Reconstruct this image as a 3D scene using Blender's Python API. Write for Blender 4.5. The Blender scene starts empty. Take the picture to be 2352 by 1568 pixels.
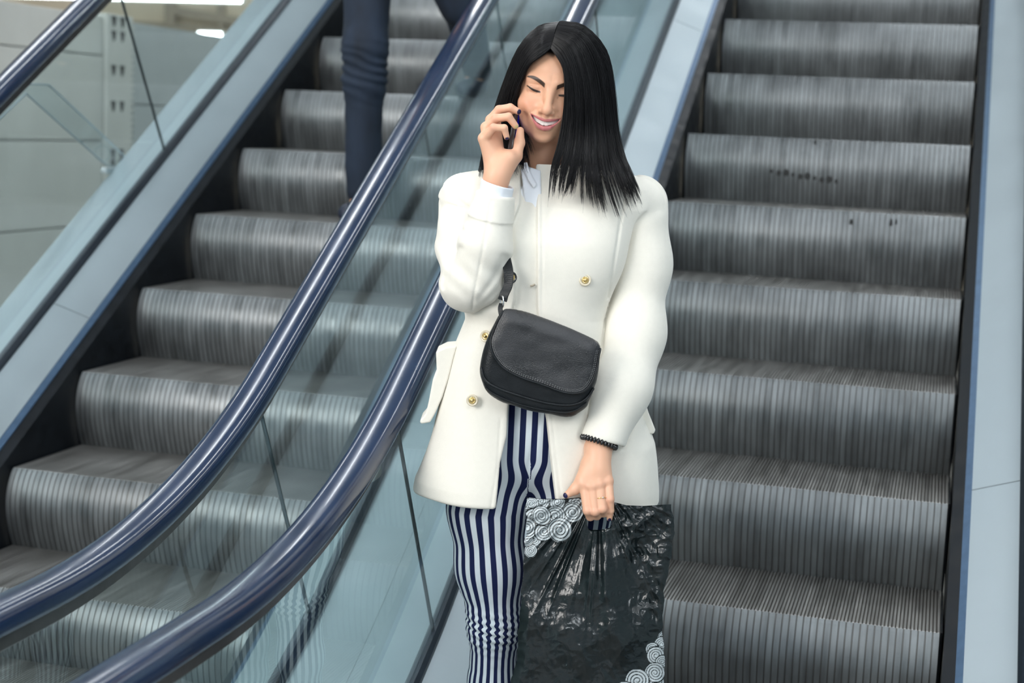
import bpy, bmesh, math, random
import numpy as np
from mathutils import Matrix, Vector

random.seed(7)
rng = np.random.default_rng(11)
scene = bpy.context.scene
COL = scene.collection

# ------------------------------------------------------------------ camera
CAM = np.array([0.97474, -3.96969, 1.22317])
FPX, YAW, PIT, ROL = 3565.2, -0.26691, 0.13705, 0.04468
IW, IH = 2352, 1568
_F = np.array([math.sin(YAW) * math.cos(PIT), math.cos(YAW) * math.cos(PIT), -math.sin(PIT)])
_R0 = np.array([math.cos(YAW), -math.sin(YAW), 0.0])
_U0 = np.cross(_R0, _F)
_R = math.cos(ROL) * _R0 + math.sin(ROL) * _U0
_U = -math.sin(ROL) * _R0 + math.cos(ROL) * _U0
cam = bpy.data.cameras.new('camera')
cam.sensor_width = 36.0
cam.lens = FPX / IW * 36.0
cam.clip_start, cam.clip_end = 0.05, 200
cam.dof.use_dof = True
cam.dof.focus_distance = 3.36
cam.dof.aperture_fstop = 3.0
camo = bpy.data.objects.new('camera', cam)
COL.objects.link(camo)
camo.matrix_world = Matrix(((_R[0], _U[0], -_F[0], CAM[0]), (_R[1], _U[1], -_F[1], CAM[1]),
                            (_R[2], _U[2], -_F[2], CAM[2]), (0, 0, 0, 1)))
scene.camera = camo

# ------------------------------------------------------------------ light and exposure
scene.view_settings.view_transform = 'Standard'
scene.view_settings.look = 'None'
scene.view_settings.gamma = 1.0
scene.view_settings.use_curve_mapping = False
scene.view_settings.exposure = 0.0
scene.cycles.max_bounces = 10
scene.cycles.transparent_max_bounces = 24
scene.cycles.caustics_reflective = False
scene.cycles.caustics_refractive = False
world = bpy.data.worlds.new('hall_daylight')
scene.world = world
world.use_nodes = True
_bg = world.node_tree.nodes['Background']
_bg.inputs[0].default_value = (0.76, 0.90, 1.0, 1)
_bg.inputs[1].default_value = 0.58


def area_light(name, loc, target, sx, sy, power, color):
    l = bpy.data.lights.new(name, 'AREA')
    l.shape = 'RECTANGLE'
    l.size, l.size_y = sx, sy
    l.energy = power
    l.color = color
    o = bpy.data.objects.new(name, l)
    COL.objects.link(o)
    o.location = loc
    o.rotation_euler = (Vector(target) - Vector(loc)).to_track_quat('-Z', 'Y').to_euler()
    return o


# daylight from the tall shop windows behind the photographer, plus an added side fill for the carrier bag's highlights
area_light('window_light', (-3.2, -6.6, 3.1), (0.1, -0.7, 0.8), 3.4, 2.6, 325, (1.0, 0.97, 0.93))
area_light('added_side_fill', (3.0, -6.0, 3.6), (0.2, -0.5, 0.6), 1.6, 1.6, 95, (0.9, 0.96, 1.0))


# ------------------------------------------------------------------ helpers
def px_ray(px, py):
    return _F + (px - IW / 2) / FPX * _R - (py - IH / 2) / FPX * _U


def at_x(px, py, x):
    """point of the pixel's ray on the plane X = x"""
    d = px_ray(px, py)
    return CAM + d * ((x - CAM[0]) / d[0])


DW = 3.45                                    # distance of the woman's plane
FH = np.array([math.sin(YAW), math.cos(YAW), 0.0])
AX = _R0.copy()


def Lp(px, py, b=0.0):
    """figure frame (a right, b towards the viewer, c up) of a point seen at a pixel"""
    d = px_ray(px, py)
    t = (DW - b) / (d @ FH)
    P = d * t
    return np.array([P @ AX, b, P[2] + CAM[2]])


def Lw(P):
    """figure frame to world"""
    P = np.asarray(P, dtype=np.float64)
    a, b, c = P[..., 0:1], P[..., 1:2], P[..., 2:3]
    base = np.array([CAM[0], CAM[1], 0.0])
    return base + FH * (DW - b) + AX * a + np.array([0, 0, 1.0]) * c


def Wp(px, py, b=0.0):
    return Lw(Lp(px, py, b))


def link(name, me, parent=None, mat=None, origin=None):
    o = bpy.data.objects.new(name, me)
    COL.objects.link(o)
    if mat is not None:
        me.materials.append(mat)
    if parent is not None:
        o.parent = parent
    return o


def mesh_obj(name, V, F, mat=None, parent=None, smooth=True, col=None, attrs=None, uv=None):
    """V in world coordinates; the object's local frame follows its parent's location"""
    V = np.asarray(V, dtype=np.float64)
    me = bpy.data.meshes.new(name)
    off = np.zeros(3)
    if parent is not None:
        p = parent
        while p is not None:
            off = off + np.array(p.location)
            p = p.parent
    else:
        off = np.array([(V[:, 0].min() + V[:, 0].max()) / 2, (V[:, 1].min() + V[:, 1].max()) / 2, V[:, 2].min()])
    VL = (V - off).astype(np.float32)
    if isinstance(F, np.ndarray):
        n, k = F.shape
        me.vertices.add(len(VL))
        me.vertices.foreach_set('co', VL.ravel())
        me.loops.add(n * k)
        me.loops.foreach_set('vertex_index', F.astype(np.int32).ravel())
        me.polygons.add(n)
        me.polygons.foreach_set('loop_start', np.arange(0, n * k, k, dtype=np.int32))
        me.polygons.foreach_set('loop_total', np.full(n, k, dtype=np.int32))
        me.update(calc_edges=True)
    else:
        me.from_pydata(VL.tolist(), [], F)
        me.update()
    if smooth:
        me.polygons.foreach_set('use_smooth', np.ones(len(me.polygons), dtype=bool))
    if col is not None:
        ca = me.color_attributes.new('Col', 'FLOAT_COLOR', 'POINT')
        c4 = np.ones((len(VL), 4), dtype=np.float32)
        c4[:, :3] = col
        ca.data.foreach_set('color', c4.ravel())
    for k_, v_ in (attrs or {}).items():
        at = me.attributes.new(k_, 'FLOAT', 'POINT')
        at.data.foreach_set('value', np.asarray(v_, dtype=np.float32))
    o = link(name, me, parent, mat)
    if parent is None:
        o.location = off
    return o


def fig_obj(name, V, F, mat=None, parent=None, **kw):
    """mesh given in the (left-handed) figure frame"""
    F2 = F[:, ::-1] if isinstance(F, np.ndarray) else [tuple(reversed(f)) for f in F]
    return mesh_obj(name, Lw(V), F2, mat, parent, **kw)


def empty(name, loc, label=None, cat=None, group=None, parent=None):
    o = bpy.data.objects.new(name, None)
    COL.objects.link(o)
    o.location = loc
    o.empty_display_size = 0.1
    if parent is not None:
        o.parent = parent
    tag(o, label, cat, group)
    return o


def tag(o, label=None, cat=None, group=None, kind=None):
    if label:
        o['label'] = label
    if cat:
        o['category'] = cat
    if group:
        o['group'] = group
    if kind:
        o['kind'] = kind
    return o


class Geo:
    """collects simple shapes as world coordinates"""
    def __init__(self):
        self.v, self.f = [], []

    def add(self, V, F):
        n = len(self.v)
        self.v += [tuple(map(float, p)) for p in V]
        self.f += [tuple(int(i) + n for i in f) for f in F]
        return self

    def box(self, lo, hi):
        x0, y0, z0 = lo
        x1, y1, z1 = hi
        V = [(x, y, z) for x in (x0, x1) for y in (y0, y1) for z in (z0, z1)]
        return self.add(V, [(0, 1, 3, 2), (4, 6, 7, 5), (0, 4, 5, 1), (2, 3, 7, 6), (0, 2, 6, 4), (1, 5, 7, 3)])

    def bar(self, p, q, wa, wb, up=(0, 0, 1)):
        p, q = np.array(p, float), np.array(q, float)
        t = q - p
        t /= np.linalg.norm(t)
        s = np.cross(t, up)
        if np.linalg.norm(s) < 1e-6:
            s = np.array([1.0, 0, 0])
        s /= np.linalg.norm(s)
        u = np.cross(s, t)
        V = []
        for c in (p, q):
            for i, j in ((-1, -1), (1, -1), (1, 1), (-1, 1)):
                V.append(c + s * wa * i / 2 + u * wb * j / 2)
        return self.add(V, [(3, 2, 1, 0), (4, 5, 6, 7), (0, 1, 5, 4), (1, 2, 6, 5), (2, 3, 7, 6), (3, 0, 4, 7)])

    def tube(self, pts, r, n=8, closed=False, cap=True):
        P = np.array(pts, float)
        m = len(P)
        R = np.full(m, r) if np.isscalar(r) else np.array(r, float)
        T = np.gradient(P, axis=0)
        if closed:
            T = np.roll(P, -1, 0) - np.roll(P, 1, 0)
        T /= np.linalg.norm(T, axis=1)[:, None] + 1e-12
        ref = np.array([0.0, 0, 1]) if abs(T[0][2]) < 0.9 else np.array([1.0, 0, 0])
        s = np.cross(T[0], ref)
        s /= np.linalg.norm(s)
        V = []
        for i in range(m):
            s = s - T[i] * (s @ T[i])
            s /= np.linalg.norm(s)
            u = np.cross(T[i], s)
            for k in range(n):
                a = 2 * math.pi * k / n
                V.append(P[i] + R[i] * (math.cos(a) * s + math.sin(a) * u))
        F = []
        for i in range(m if closed else m - 1):
            j = (i + 1) % m
            for k in range(n):
                l = (k + 1) % n
                F.append((i * n + k, i * n + l, j * n + l, j * n + k))
        if cap and not closed:
            F.append(tuple(range(n))[::-1])
            F.append(tuple((m - 1) * n + k for k in range(n)))
        return self.add(V, F)

    def build(self, name, mat, parent=None, smooth=False):
        return mesh_obj(name, np.array(self.v), self.f, mat, parent, smooth)


def bevel(o, w, seg=2):
    m = o.modifiers.new('bevel', 'BEVEL')
    m.width, m.segments = w, seg
    m.limit_method = 'ANGLE'
    return o


def catmull(P, n):
    """resample control points P (m,k) with a Catmull-Rom curve to n points"""
    P = np.asarray(P, float)
    m = len(P)
    E = np.vstack([2 * P[0] - P[1], P, 2 * P[-1] - P[-2]])
    t = np.linspace(0, m - 1 - 1e-9, n)
    i = t.astype(int)
    f = (t - i)[:, None]
    p0, p1, p2, p3 = E[i], E[i + 1], E[i + 2], E[i + 3]
    return 0.5 * (2 * p1 + (p2 - p0) * f + (2 * p0 - 5 * p1 + 4 * p2 - p3) * f ** 2 + (3 * p1 - p0 - 3 * p2 + p3) * f ** 3)


# ------------------------------------------------------------------ signed distance sculpting
def smin(a, b, k):
    h = np.maximum(k - np.abs(a - b), 0) / k
    return np.minimum(a, b) - h * h * k * 0.25


def smax(a, b, k):
    return -smin(-a, -b, k)


def sd_cone(P, a, b, ra, rb):
    a, b = np.asarray(a, np.float32), np.asarray(b, np.float32)
    ab = b - a
    h = np.clip(((P - a) @ ab) / float(ab @ ab), 0, 1)
    d = P - a - h[:, None] * ab
    return np.sqrt((d * d).sum(1)) - (ra + (rb - ra) * h)


def sd_chain(P, pts, rs, k=0.004):
    d = None
    for i in range(len(pts) - 1):
        e = sd_cone(P, pts[i], pts[i + 1], rs[i], rs[i + 1])
        d = e if d is None else smin(d, e, k)
    return d


def sd_sphere(P, c, r):
    d = P - np.asarray(c, np.float32)
    return np.sqrt((d * d).sum(1)) - r


def sd_ell(P, c, r):
    d = P - np.asarray(c, np.float32)
    r = np.asarray(r, np.float32)
    k0 = np.sqrt(((d / r) ** 2).sum(1))
    k1 = np.sqrt(((d / (r * r)) ** 2).sum(1)) + 1e-9
    return k0 * (k0 - 1) / k1


def sd_poly(X, Y, poly):
    """signed distance to a 2-D polygon"""
    poly = np.asarray(poly, np.float32)
    d = np.full(X.shape, 1e9, np.float32)
    s = np.ones(X.shape, np.float32)
    n = len(poly)
    for i in range(n):
        a, b = poly[i], poly[i - 1]
        ex, ey = b[0] - a[0], b[1] - a[1]
        wx, wy = X - a[0], Y - a[1]
        h = np.clip((wx * ex + wy * ey) / (ex * ex + ey * ey + 1e-12), 0, 1)
        dx, dy = wx - ex * h, wy - ey * h
        d = np.minimum(d, dx * dx + dy * dy)
        c1, c2, c3 = Y >= a[1], Y < b[1], ex * wy > ey * wx
        s = np.where((c1 & c2 & c3) | (~c1 & ~c2 & ~c3), -s, s)
    return s * np.sqrt(d)


def snet(fn, lo, hi, h, margin=1.8):
    """surface nets over a sparse set of blocks"""
    B = 8
    lo = np.asarray(lo, float)
    nb = np.maximum(1, np.ceil((np.asarray(hi, float) - lo) / (h * B)).astype(int))
    N = nb * B
    ctr = np.stack(np.meshgrid(*[np.arange(k) * B + (B - 1) / 2 for k in nb], indexing='ij'), -1).reshape(-1, 3)
    dc = fn((lo + ctr * h).astype(np.float32))
    act = np.abs(dc) < h * B * 0.87 * margin + h
    grid = np.repeat(np.repeat(np.repeat(np.where(dc < 0, -1.0, 1.0).astype(np.float32).reshape(nb), B, 0), B, 1), B, 2)
    ids = np.argwhere(act.reshape(nb))
    loc = np.stack(np.meshgrid(*[np.arange(B)] * 3, indexing='ij'), -1).reshape(-1, 3)
    CH = 600
    for s in range(0, len(ids), CH):
        blk = ids[s:s + CH]
        I = (blk[:, None, :] * B + loc[None]).reshape(-1, 3)
        grid[I[:, 0], I[:, 1], I[:, 2]] = fn((lo + I * h).astype(np.float32))
    neg = grid < 0
    c = np.zeros(tuple(N - 1), np.int8)
    for dx in (0, 1):
        for dy in (0, 1):
            for dz in (0, 1):
                c += neg[dx:N[0] - 1 + dx, dy:N[1] - 1 + dy, dz:N[2] - 1 + dz]
    cells = np.argwhere((c > 0) & (c < 8))
    idx = np.full(tuple(N - 1), -1, np.int32)
    idx[cells[:, 0], cells[:, 1], cells[:, 2]] = np.arange(len(cells))
    acc = np.zeros((len(cells), 3))
    cnt = np.zeros(len(cells))
    cor = [(x, y, z) for x in (0, 1) for y in (0, 1) for z in (0, 1)]
    vals = {k: grid[cells[:, 0] + k[0], cells[:, 1] + k[1], cells[:, 2] + k[2]] for k in cor}
    for p in cor:
        for ax in range(3):
            if p[ax] == 0:
                q = list(p)
                q[ax] = 1
                q = tuple(q)
                v0, v1 = vals[p], vals[q]
                m = (v0 < 0) != (v1 < 0)
                t = np.where(m, v0 / np.where(m, v0 - v1, 1), 0)
                pt = np.tile(np.array(p, float), (len(cells), 1))
                pt[:, ax] += t
                acc += pt * m[:, None]
                cnt += m
    V = lo + (cells + acc / cnt[:, None]) * h
    F = []
    for ax in range(3):
        u, v = (ax + 1) % 3, (ax + 2) % 3
        sl0 = [slice(1, N[k] - 1) for k in range(3)]
        sl0[ax] = slice(0, N[ax] - 1)
        sl1 = list(sl0)
        sl1[ax] = slice(1, N[ax])
        a, b = neg[tuple(sl0)], neg[tuple(sl1)]
        e = np.argwhere(a != b)
        off = np.array([1, 1, 1])
        off[ax] = 0
        e = e + off
        flip = neg[e[:, 0], e[:, 1], e[:, 2]]

        def g(du, dv):
            k = e.copy()
            k[:, u] -= du
            k[:, v] -= dv
            return idx[k[:, 0], k[:, 1], k[:, 2]]
        q = np.stack([g(1, 1), g(0, 1), g(0, 0), g(1, 0)], 1)
        q[~flip] = q[~flip][:, ::-1]
        F.append(q)
    F = np.vstack(F)
    F = F[(F >= 0).all(1)]
    return V, F


def smooth01(x, a, b):
    t = np.clip((x - a) / (b - a), 0, 1)
    return t * t * (3 - 2 * t)


def vnoise(X, Y, seed, sx, sy):
    """smooth 2-D value noise in [-1, 1]"""
    r = np.random.default_rng(seed)
    T = r.uniform(-1, 1, (64, 64))
    x, y = X / sx, Y / sy
    xi, yi = np.floor(x).astype(int), np.floor(y).astype(int)
    fx, fy = x - xi, y - yi
    fx, fy = fx * fx * (3 - 2 * fx), fy * fy * (3 - 2 * fy)
    g = lambda i, j: T[(xi + i) % 64, (yi + j) % 64]
    return (g(0, 0) * (1 - fx) + g(1, 0) * fx) * (1 - fy) + (g(0, 1) * (1 - fx) + g(1, 1) * fx) * fy


# ------------------------------------------------------------------ materials
def material(name):
    m = bpy.data.materials.new(name)
    m.use_nodes = True
    return m, m.node_tree.nodes, m.node_tree.links, m.node_tree.nodes['Principled BSDF']


def simple(name, color, rough=0.5, metal=0.0, noise=0.0, scale=30.0, bump=0.0, bscale=200.0, spec=0.5, coat=0.0, stretch=(1, 1, 1), vcol=False, sheen=0.0, sss=0.0, rnoise=0.0):
    m, N, L, p = material(name)
    p.inputs['Base Color'].default_value = (*color, 1)
    p.inputs['Roughness'].default_value = rough
    p.inputs['Metallic'].default_value = metal
    p.inputs['Specular IOR Level'].default_value = spec
    p.inputs['Coat Weight'].default_value = coat
    p.inputs['Sheen Weight'].default_value = sheen
    if sss:
        p.inputs['Subsurface Weight'].default_value = sss
        p.inputs['Subsurface Radius'].default_value = (1.0, 0.35, 0.2)
        p.inputs['Subsurface Scale'].default_value = 0.006
    tc = N.new('ShaderNodeTexCoord')
    mp = N.new('ShaderNodeMapping')
    mp.inputs['Scale'].default_value = stretch
    L.new(tc.outputs['Object'], mp.inputs['Vector'])
    src = None
    if vcol:
        at = N.new('ShaderNodeAttribute')
        at.attribute_name = 'Col'
        src = at.outputs['Color']
        L.new(src, p.inputs['Base Color'])
    if noise or rnoise:
        nz = N.new('ShaderNodeTexNoise')
        nz.inputs['Scale'].default_value = scale
        nz.inputs['Detail'].default_value = 5
        L.new(mp.outputs[0], nz.inputs['Vector'])
    if noise:
        mr = N.new('ShaderNodeMapRange')
        mr.inputs['From Min'].default_value = 0.3
        mr.inputs['From Max'].default_value = 0.7
        mr.inputs['To Min'].default_value = 1 - noise
        mr.inputs['To Max'].default_value = 1 + noise
        L.new(nz.outputs['Fac'], mr.inputs['Value'])
        mx = N.new('ShaderNodeVectorMath')
        mx.operation = 'SCALE'
        if src is not None:
            L.new(src, mx.inputs[0])
        else:
            mx.inputs[0].default_value = color
        L.new(mr.outputs[0], mx.inputs['Scale'])
        L.new(mx.outputs[0], p.inputs['Base Color'])
    if rnoise:
        mr = N.new('ShaderNodeMapRange')
        mr.inputs['From Min'].default_value = 0.3
        mr.inputs['From Max'].default_value = 0.7
        mr.inputs['To Min'].default_value = max(0.02, rough - rnoise)
        mr.inputs['To Max'].default_value = rough + rnoise
        L.new(nz.outputs['Fac'], mr.inputs['Value'])
        L.new(mr.outputs[0], p.inputs['Roughness'])
    if bump:
        nb = N.new('ShaderNodeTexNoise')
        nb.inputs['Scale'].default_value = bscale
        nb.inputs['Detail'].default_value = 3
        L.new(mp.outputs[0], nb.inputs['Vector'])
        bp = N.new('ShaderNodeBump')
        bp.inputs['Strength'].default_value = bump
        bp.inputs['Distance'].default_value = 0.002
        L.new(nb.outputs['Fac'], bp.inputs['Height'])
        L.new(bp.outputs[0], p.inputs['Normal'])
    return m


def glass_mat(name, tint, ior=1.5, rough=0.0):
    m, N, L, p = material(name)
    N.remove(p)
    out = N['Material Output']
    tr = N.new('ShaderNodeBsdfTransparent')
    tr.inputs[0].default_value = (*tint, 1)
    gl = N.new('ShaderNodeBsdfGlossy')
    gl.inputs['Roughness'].default_value = rough
    gl.inputs['Color'].default_value = (0.95, 0.98, 1, 1)
    fr = N.new('ShaderNodeFresnel')
    fr.inputs['IOR'].default_value = ior
    ge = N.new('ShaderNodeNewGeometry')
    inv = N.new('ShaderNodeMath')
    inv.operation = 'SUBTRACT'
    inv.inputs[0].default_value = 1.0
    L.new(ge.outputs['Backfacing'], inv.inputs[1])
    mu = N.new('ShaderNodeMath')
    mu.operation = 'MULTIPLY'
    L.new(fr.outputs[0], mu.inputs[0])
    L.new(inv.outputs[0], mu.inputs[1])
    mx = N.new('ShaderNodeMixShader')
    L.new(mu.outputs[0], mx.inputs[0])
    L.new(tr.outputs[0], mx.inputs[1])
    L.new(gl.outputs[0], mx.inputs[2])
    L.new(mx.outputs[0], out.inputs['Surface'])
    return m


def emit_mat(name, color, strength):
    m, N, L, p = material(name)
    N.remove(p)
    e = N.new('ShaderNodeEmission')
    e.inputs[0].default_value = (*color, 1)
    e.inputs[1].default_value = strength
    L.new(e.outputs[0], N['Material Output'].inputs['Surface'])
    return m


def step_mat(name, dark, light, dirt):
    """worn cast aluminium: dark dirty grooves, grey cleats, scuffed streaks"""
    m, N, L, p = material(name)
    tc = N.new('ShaderNodeTexCoord')
    oi = N.new('ShaderNodeObjectInfo')
    ad = N.new('ShaderNodeVectorMath')
    ad.operation = 'ADD'
    sc = N.new('ShaderNodeVectorMath')
    sc.operation = 'SCALE'
    L.new(oi.outputs['Location'], sc.inputs[0])
    sc.inputs['Scale'].default_value = 7.3
    L.new(tc.outputs['Object'], ad.inputs[0])
    L.new(sc.outputs[0], ad.inputs[1])
    mp = N.new('ShaderNodeMapping')
    mp.inputs['Scale'].default_value = (38, 3, 5)
    L.new(ad.outputs[0], mp.inputs['Vector'])
    n1 = N.new('ShaderNodeTexNoise')
    n1.inputs['Scale'].default_value = 1.0
    n1.inputs['Detail'].default_value = 6
    L.new(mp.outputs[0], n1.inputs['Vector'])
    n2 = N.new('ShaderNodeTexNoise')
    n2.inputs['Scale'].default_value = 5.0
    n2.inputs['Detail'].default_value = 4
    L.new(ad.outputs[0], n2.inputs['Vector'])
    mu = N.new('ShaderNodeMath')
    mu.operation = 'ADD'
    L.new(n1.outputs['Fac'], mu.inputs[0])
    L.new(n2.outputs['Fac'], mu.inputs[1])
    cr = N.new('ShaderNodeValToRGB')
    cr.color_ramp.elements[0].position = 0.36
    cr.color_ramp.elements[0].color = (*dark, 1)
    cr.color_ramp.elements[1].position = 0.66
    cr.color_ramp.elements[1].color = (*light, 1)
    hv = N.new('ShaderNodeMath')
    hv.operation = 'MULTIPLY'
    hv.inputs[1].default_value = 0.5
    L.new(mu.outputs[0], hv.inputs[0])
    L.new(hv.outputs[0], cr.inputs[0])
    # dirt that sits in the grooves (stored per vertex as groove depth)
    at = N.new('ShaderNodeAttribute')
    at.attribute_name = 'groove'
    mx = N.new('ShaderNodeMix')
    mx.data_type = 'RGBA'
    L.new(at.outputs['Fac'], mx.inputs['Factor'])
    L.new(cr.outputs[0], mx.inputs[6])
    mx.inputs[7].default_value = (*dirt, 1)
    L.new(mx.outputs[2], p.inputs['Base Color'])
    p.inputs['Metallic'].default_value = 0.75
    rr = N.new('ShaderNodeMapRange')
    rr.inputs['From Min'].default_value = 0.3
    rr.inputs['From Max'].default_value = 0.7
    rr.inputs['To Min'].default_value = 0.32
    rr.inputs['To Max'].default_value = 0.52
    L.new(n1.outputs['Fac'], rr.inputs['Value'])
    L.new(rr.outputs[0], p.inputs['Roughness'])
    return m


M = {}
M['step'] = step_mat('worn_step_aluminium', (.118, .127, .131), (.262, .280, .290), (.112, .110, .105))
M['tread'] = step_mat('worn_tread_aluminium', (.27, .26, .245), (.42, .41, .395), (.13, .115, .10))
M['deck'] = simple('blue_grey_deck_metal', (0.37, 0.425, 0.455), 0.50, 0.55, noise=0.04, scale=6, rnoise=0.06)
M['skirt'] = simple('black_skirt_panel', (0.008, 0.010, 0.013), 0.45, 0.0, noise=0.3, scale=20, rnoise=0.1, spec=0.2)
M['trim'] = simple('dark_blue_trim', (0.07, 0.125, 0.21), 0.35, 0.5, noise=0.1)
M['gasket'] = simple('dark_base_profile', (0.018, 0.026, 0.038), 0.3, 0.3, noise=0.15)
M['glass'] = glass_mat('balustrade_glass', (0.91, 0.965, 0.965), 1.85)
M['joint'] = simple('dark_glass_joint', (0.02, 0.03, 0.032), 0.4)
M['rubber'] = simple('glossy_navy_handrail_rubber', (0.006, 0.021, 0.060), 0.20, 0.0, noise=0.15, scale=9, spec=0.8, coat=0.2, rnoise=0.03)
M['guide'] = simple('handrail_guide_steel', (0.23, 0.21, 0.20), 0.28, 0.9, noise=0.1, stretch=(30, 1, 1))
M['floor'] = simple('grey_terrazzo_floor', (0.42, 0.43, 0.43), 0.35, noise=0.12, scale=60)
M['ceiling'] = simple('pale_ceiling_paint', (0.60, 0.64, 0.68), 0.8, noise=0.03)
M['wall'] = simple('beige_wall_paint', (0.80, 0.70, 0.54), 0.8, noise=0.04, scale=3)
M['lamp'] = emit_mat('ceiling_lamp_glow', (0.93, 0.97, 1.0), 20.0)
M['rack'] = simple('ivory_rack_paint', (0.66, 0.66, 0.62), 0.45, noise=0.04, scale=4)
M['rackpanel'] = simple('grey_rack_panel_paint', (0.50, 0.53, 0.53), 0.5, noise=0.05, scale=3)
M['slot'] = simple('dark_slot', (0.05, 0.05, 0.05), 0.7)
M['acrylic'] = glass_mat('clear_acrylic', (0.93, 0.96, 0.97), 1.45)
M['steel'] = simple('bracket_steel', (0.6, 0.63, 0.65), 0.3, 0.9, noise=0.05)
M['edgeglint'] = simple('edge_glint_rim', (.55, .62, .66), 0.3)
M['soffit'] = simple('tan_beam_paint', (.42, .36, .28), 0.8, noise=0.05)
M['scuff'] = simple('dark_scuff', (.02, .02, .02), 0.7)

# ------------------------------------------------------------------ escalator path (all offsets are normal to the nosing line)
SL = 0.24587 / 0.4
TH = math.atan(SL)
PC = (-1.599, 2.197)
PR = 2.709
YT = PC[0] + PR * math.sin(TH)
Y_END, Y_TOP = -2.35, 5.6


def path(n, y0=Y_END, y1=Y_TOP):
    """points (y, z) at normal offset n from the nosing line between the stations y0 and y1 of that line"""
    out = []
    st = [y for y in np.linspace(y0, PC[0], 5) if y < PC[0]] if y0 < PC[0] else []
    a0 = 0 if y0 <= PC[0] else math.asin(min(1, (y0 - PC[0]) / PR)) if y0 < YT else None
    for y in st:
        out.append((y, PC[1] - PR + n))
    if a0 is not None and y1 > PC[0]:
        a1 = TH if y1 >= YT else math.asin((y1 - PC[0]) / PR)
        for a in np.linspace(a0, a1, max(3, int((a1 - a0) / TH * 16) + 2)):
            out.append((PC[0] + (PR - n) * math.sin(a), PC[1] - (PR - n) * math.cos(a)))
    if y1 > YT:
        ys = max(y0, YT)
        k = [y1] if y0 < YT else [y0, y1]
        for y in k:
            out.append((y - n * math.sin(TH), SL * y + n * math.cos(TH)))
    return np.array(out)


def nose_z(y):
    if y >= YT:
        return SL * y
    if y <= PC[0]:
        return PC[1] - PR
    return PC[1] - math.sqrt(PR * PR - (y - PC[0]) ** 2)


def sweep(name, prof, mat, parent, y0=Y_END, y1=Y_TOP, smooth=False):
    """closed profile [(x, n), ...] swept along the path"""
    cols = [path(n, y0, y1) for _, n in prof]
    m, k = len(cols[0]), len(prof)
    V = []
    for i in range(m):
        for j in range(k):
            V.append((prof[j][0], cols[j][i][0], cols[j][i][1]))
    F = []
    for i in range(m - 1):
        for j in range(k):
            l = (j + 1) % k
            F.append((i * k + j, (i + 1) * k + j, (i + 1) * k + l, i * k + l))
    F.append(tuple(range(k)))
    F.append(tuple((m - 1) * k + j for j in range(k))[::-1])
    o = mesh_obj(name, V, F, mat, parent, smooth)
    bm = bmesh.new()
    bm.from_mesh(o.data)
    bmesh.ops.recalc_face_normals(bm, faces=bm.faces)
    bm.to_mesh(o.data)
    bm.free()
    if smooth:
        o.data.polygons.foreach_set('use_smooth', np.ones(len(o.data.polygons), dtype=bool))
    return o


STEP_W = 1.05566
OG = 0.19                                    # glass, measured outwards from the end of the steps


def ribbed_strip(curve, normals, w, pitch, duty, depth, groove_mat_attr=True):
    """surface of revolution-free ribs: a profile curve (y, z) carried along x with grooves"""
    xs, hs = [], []
    n = int(w / pitch)
    p = w / n
    for i in range(n):
        x = i * p
        g = p * (1 - duty) / 2
        xs += [x + g * 0.8, x + g * 1.3, x + p - g * 1.3, x + p - g * 0.8]
        hs += [0, 1, 1, 0]
    xs, hs = np.array(xs), np.array(hs, float)
    V, G = [], []
    for (y, z), (ny, nz) in zip(curve, normals):
        off = (hs - 1) * depth
        V.append(np.stack([xs, y + ny * off, z + nz * off], 1))
        G.append(1 - hs)
    m = len(xs)
    r = len(curve)
    V = np.vstack(V)
    I = np.arange(r * m).reshape(r, m)
    F = np.stack([I[:-1, :-1], I[:-1, 1:], I[1:, 1:], I[1:, :-1]], -1).reshape(-1, 4)
    return V, F, np.concatenate(G)


def make_step_meshes(STEP_W):
    H = 0.262
    t = np.linspace(0, 1, 34)
    y = -0.042 * np.sin(np.pi * np.clip(t, 0, 1) ** 0.8) - 0.0
    z = -H * t
    dy, dz = np.gradient(y), np.gradient(z)
    ln = np.hypot(dy, dz)
    nrm = np.stack([dz / ln, -dy / ln], 1)
    nrm[nrm[:, 0] > 0] *= -1
    V, F, G = ribbed_strip(np.stack([y, z], 1), nrm, STEP_W - 0.012, 0.0178, 0.84, 0.0020)
    V[:, 0] += 0.006
    riser = (V, F[:, ::-1], G)
    yy = np.array([0.0, 0.006, 0.2, 0.4])
    cur = np.stack([yy, np.array([-0.004, 0, 0, 0])], 1)
    V, F, G = ribbed_strip(cur, np.array([(0, 1.0)] * 4), STEP_W - 0.012, 0.0092, 0.66, 0.0055)
    V[:, 0] += 0.006
    return riser, (V, F, G)


def raw_mesh(name, data, mat):
    V, F, G = data
    me = bpy.data.meshes.new(name)
    me.from_pydata(V.tolist(), [], F.tolist())
    at = me.attributes.new('groove', 'FLOAT', 'POINT')
    at.data.foreach_set('value', np.asarray(G, np.float32))
    me.materials.append(mat)
    me.update()
    return me


def step_kit(w):
    """shared meshes of one step: ribbed riser, ribbed tread and the two side plates"""
    r, t = make_step_meshes(w)
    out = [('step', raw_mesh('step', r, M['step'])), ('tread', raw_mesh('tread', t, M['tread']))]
    for x0 in (0.0, w - 0.006):
        g = Geo()
        g.box((x0, 0.012, -0.26), (x0 + 0.006, 0.39, -0.002))
        me = bpy.data.meshes.new('side_plate')
        me.from_pydata(g.v, [], g.f)
        me.materials.append(M['skirt'])
        out.append(('side_plate', me))
    return out


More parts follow.
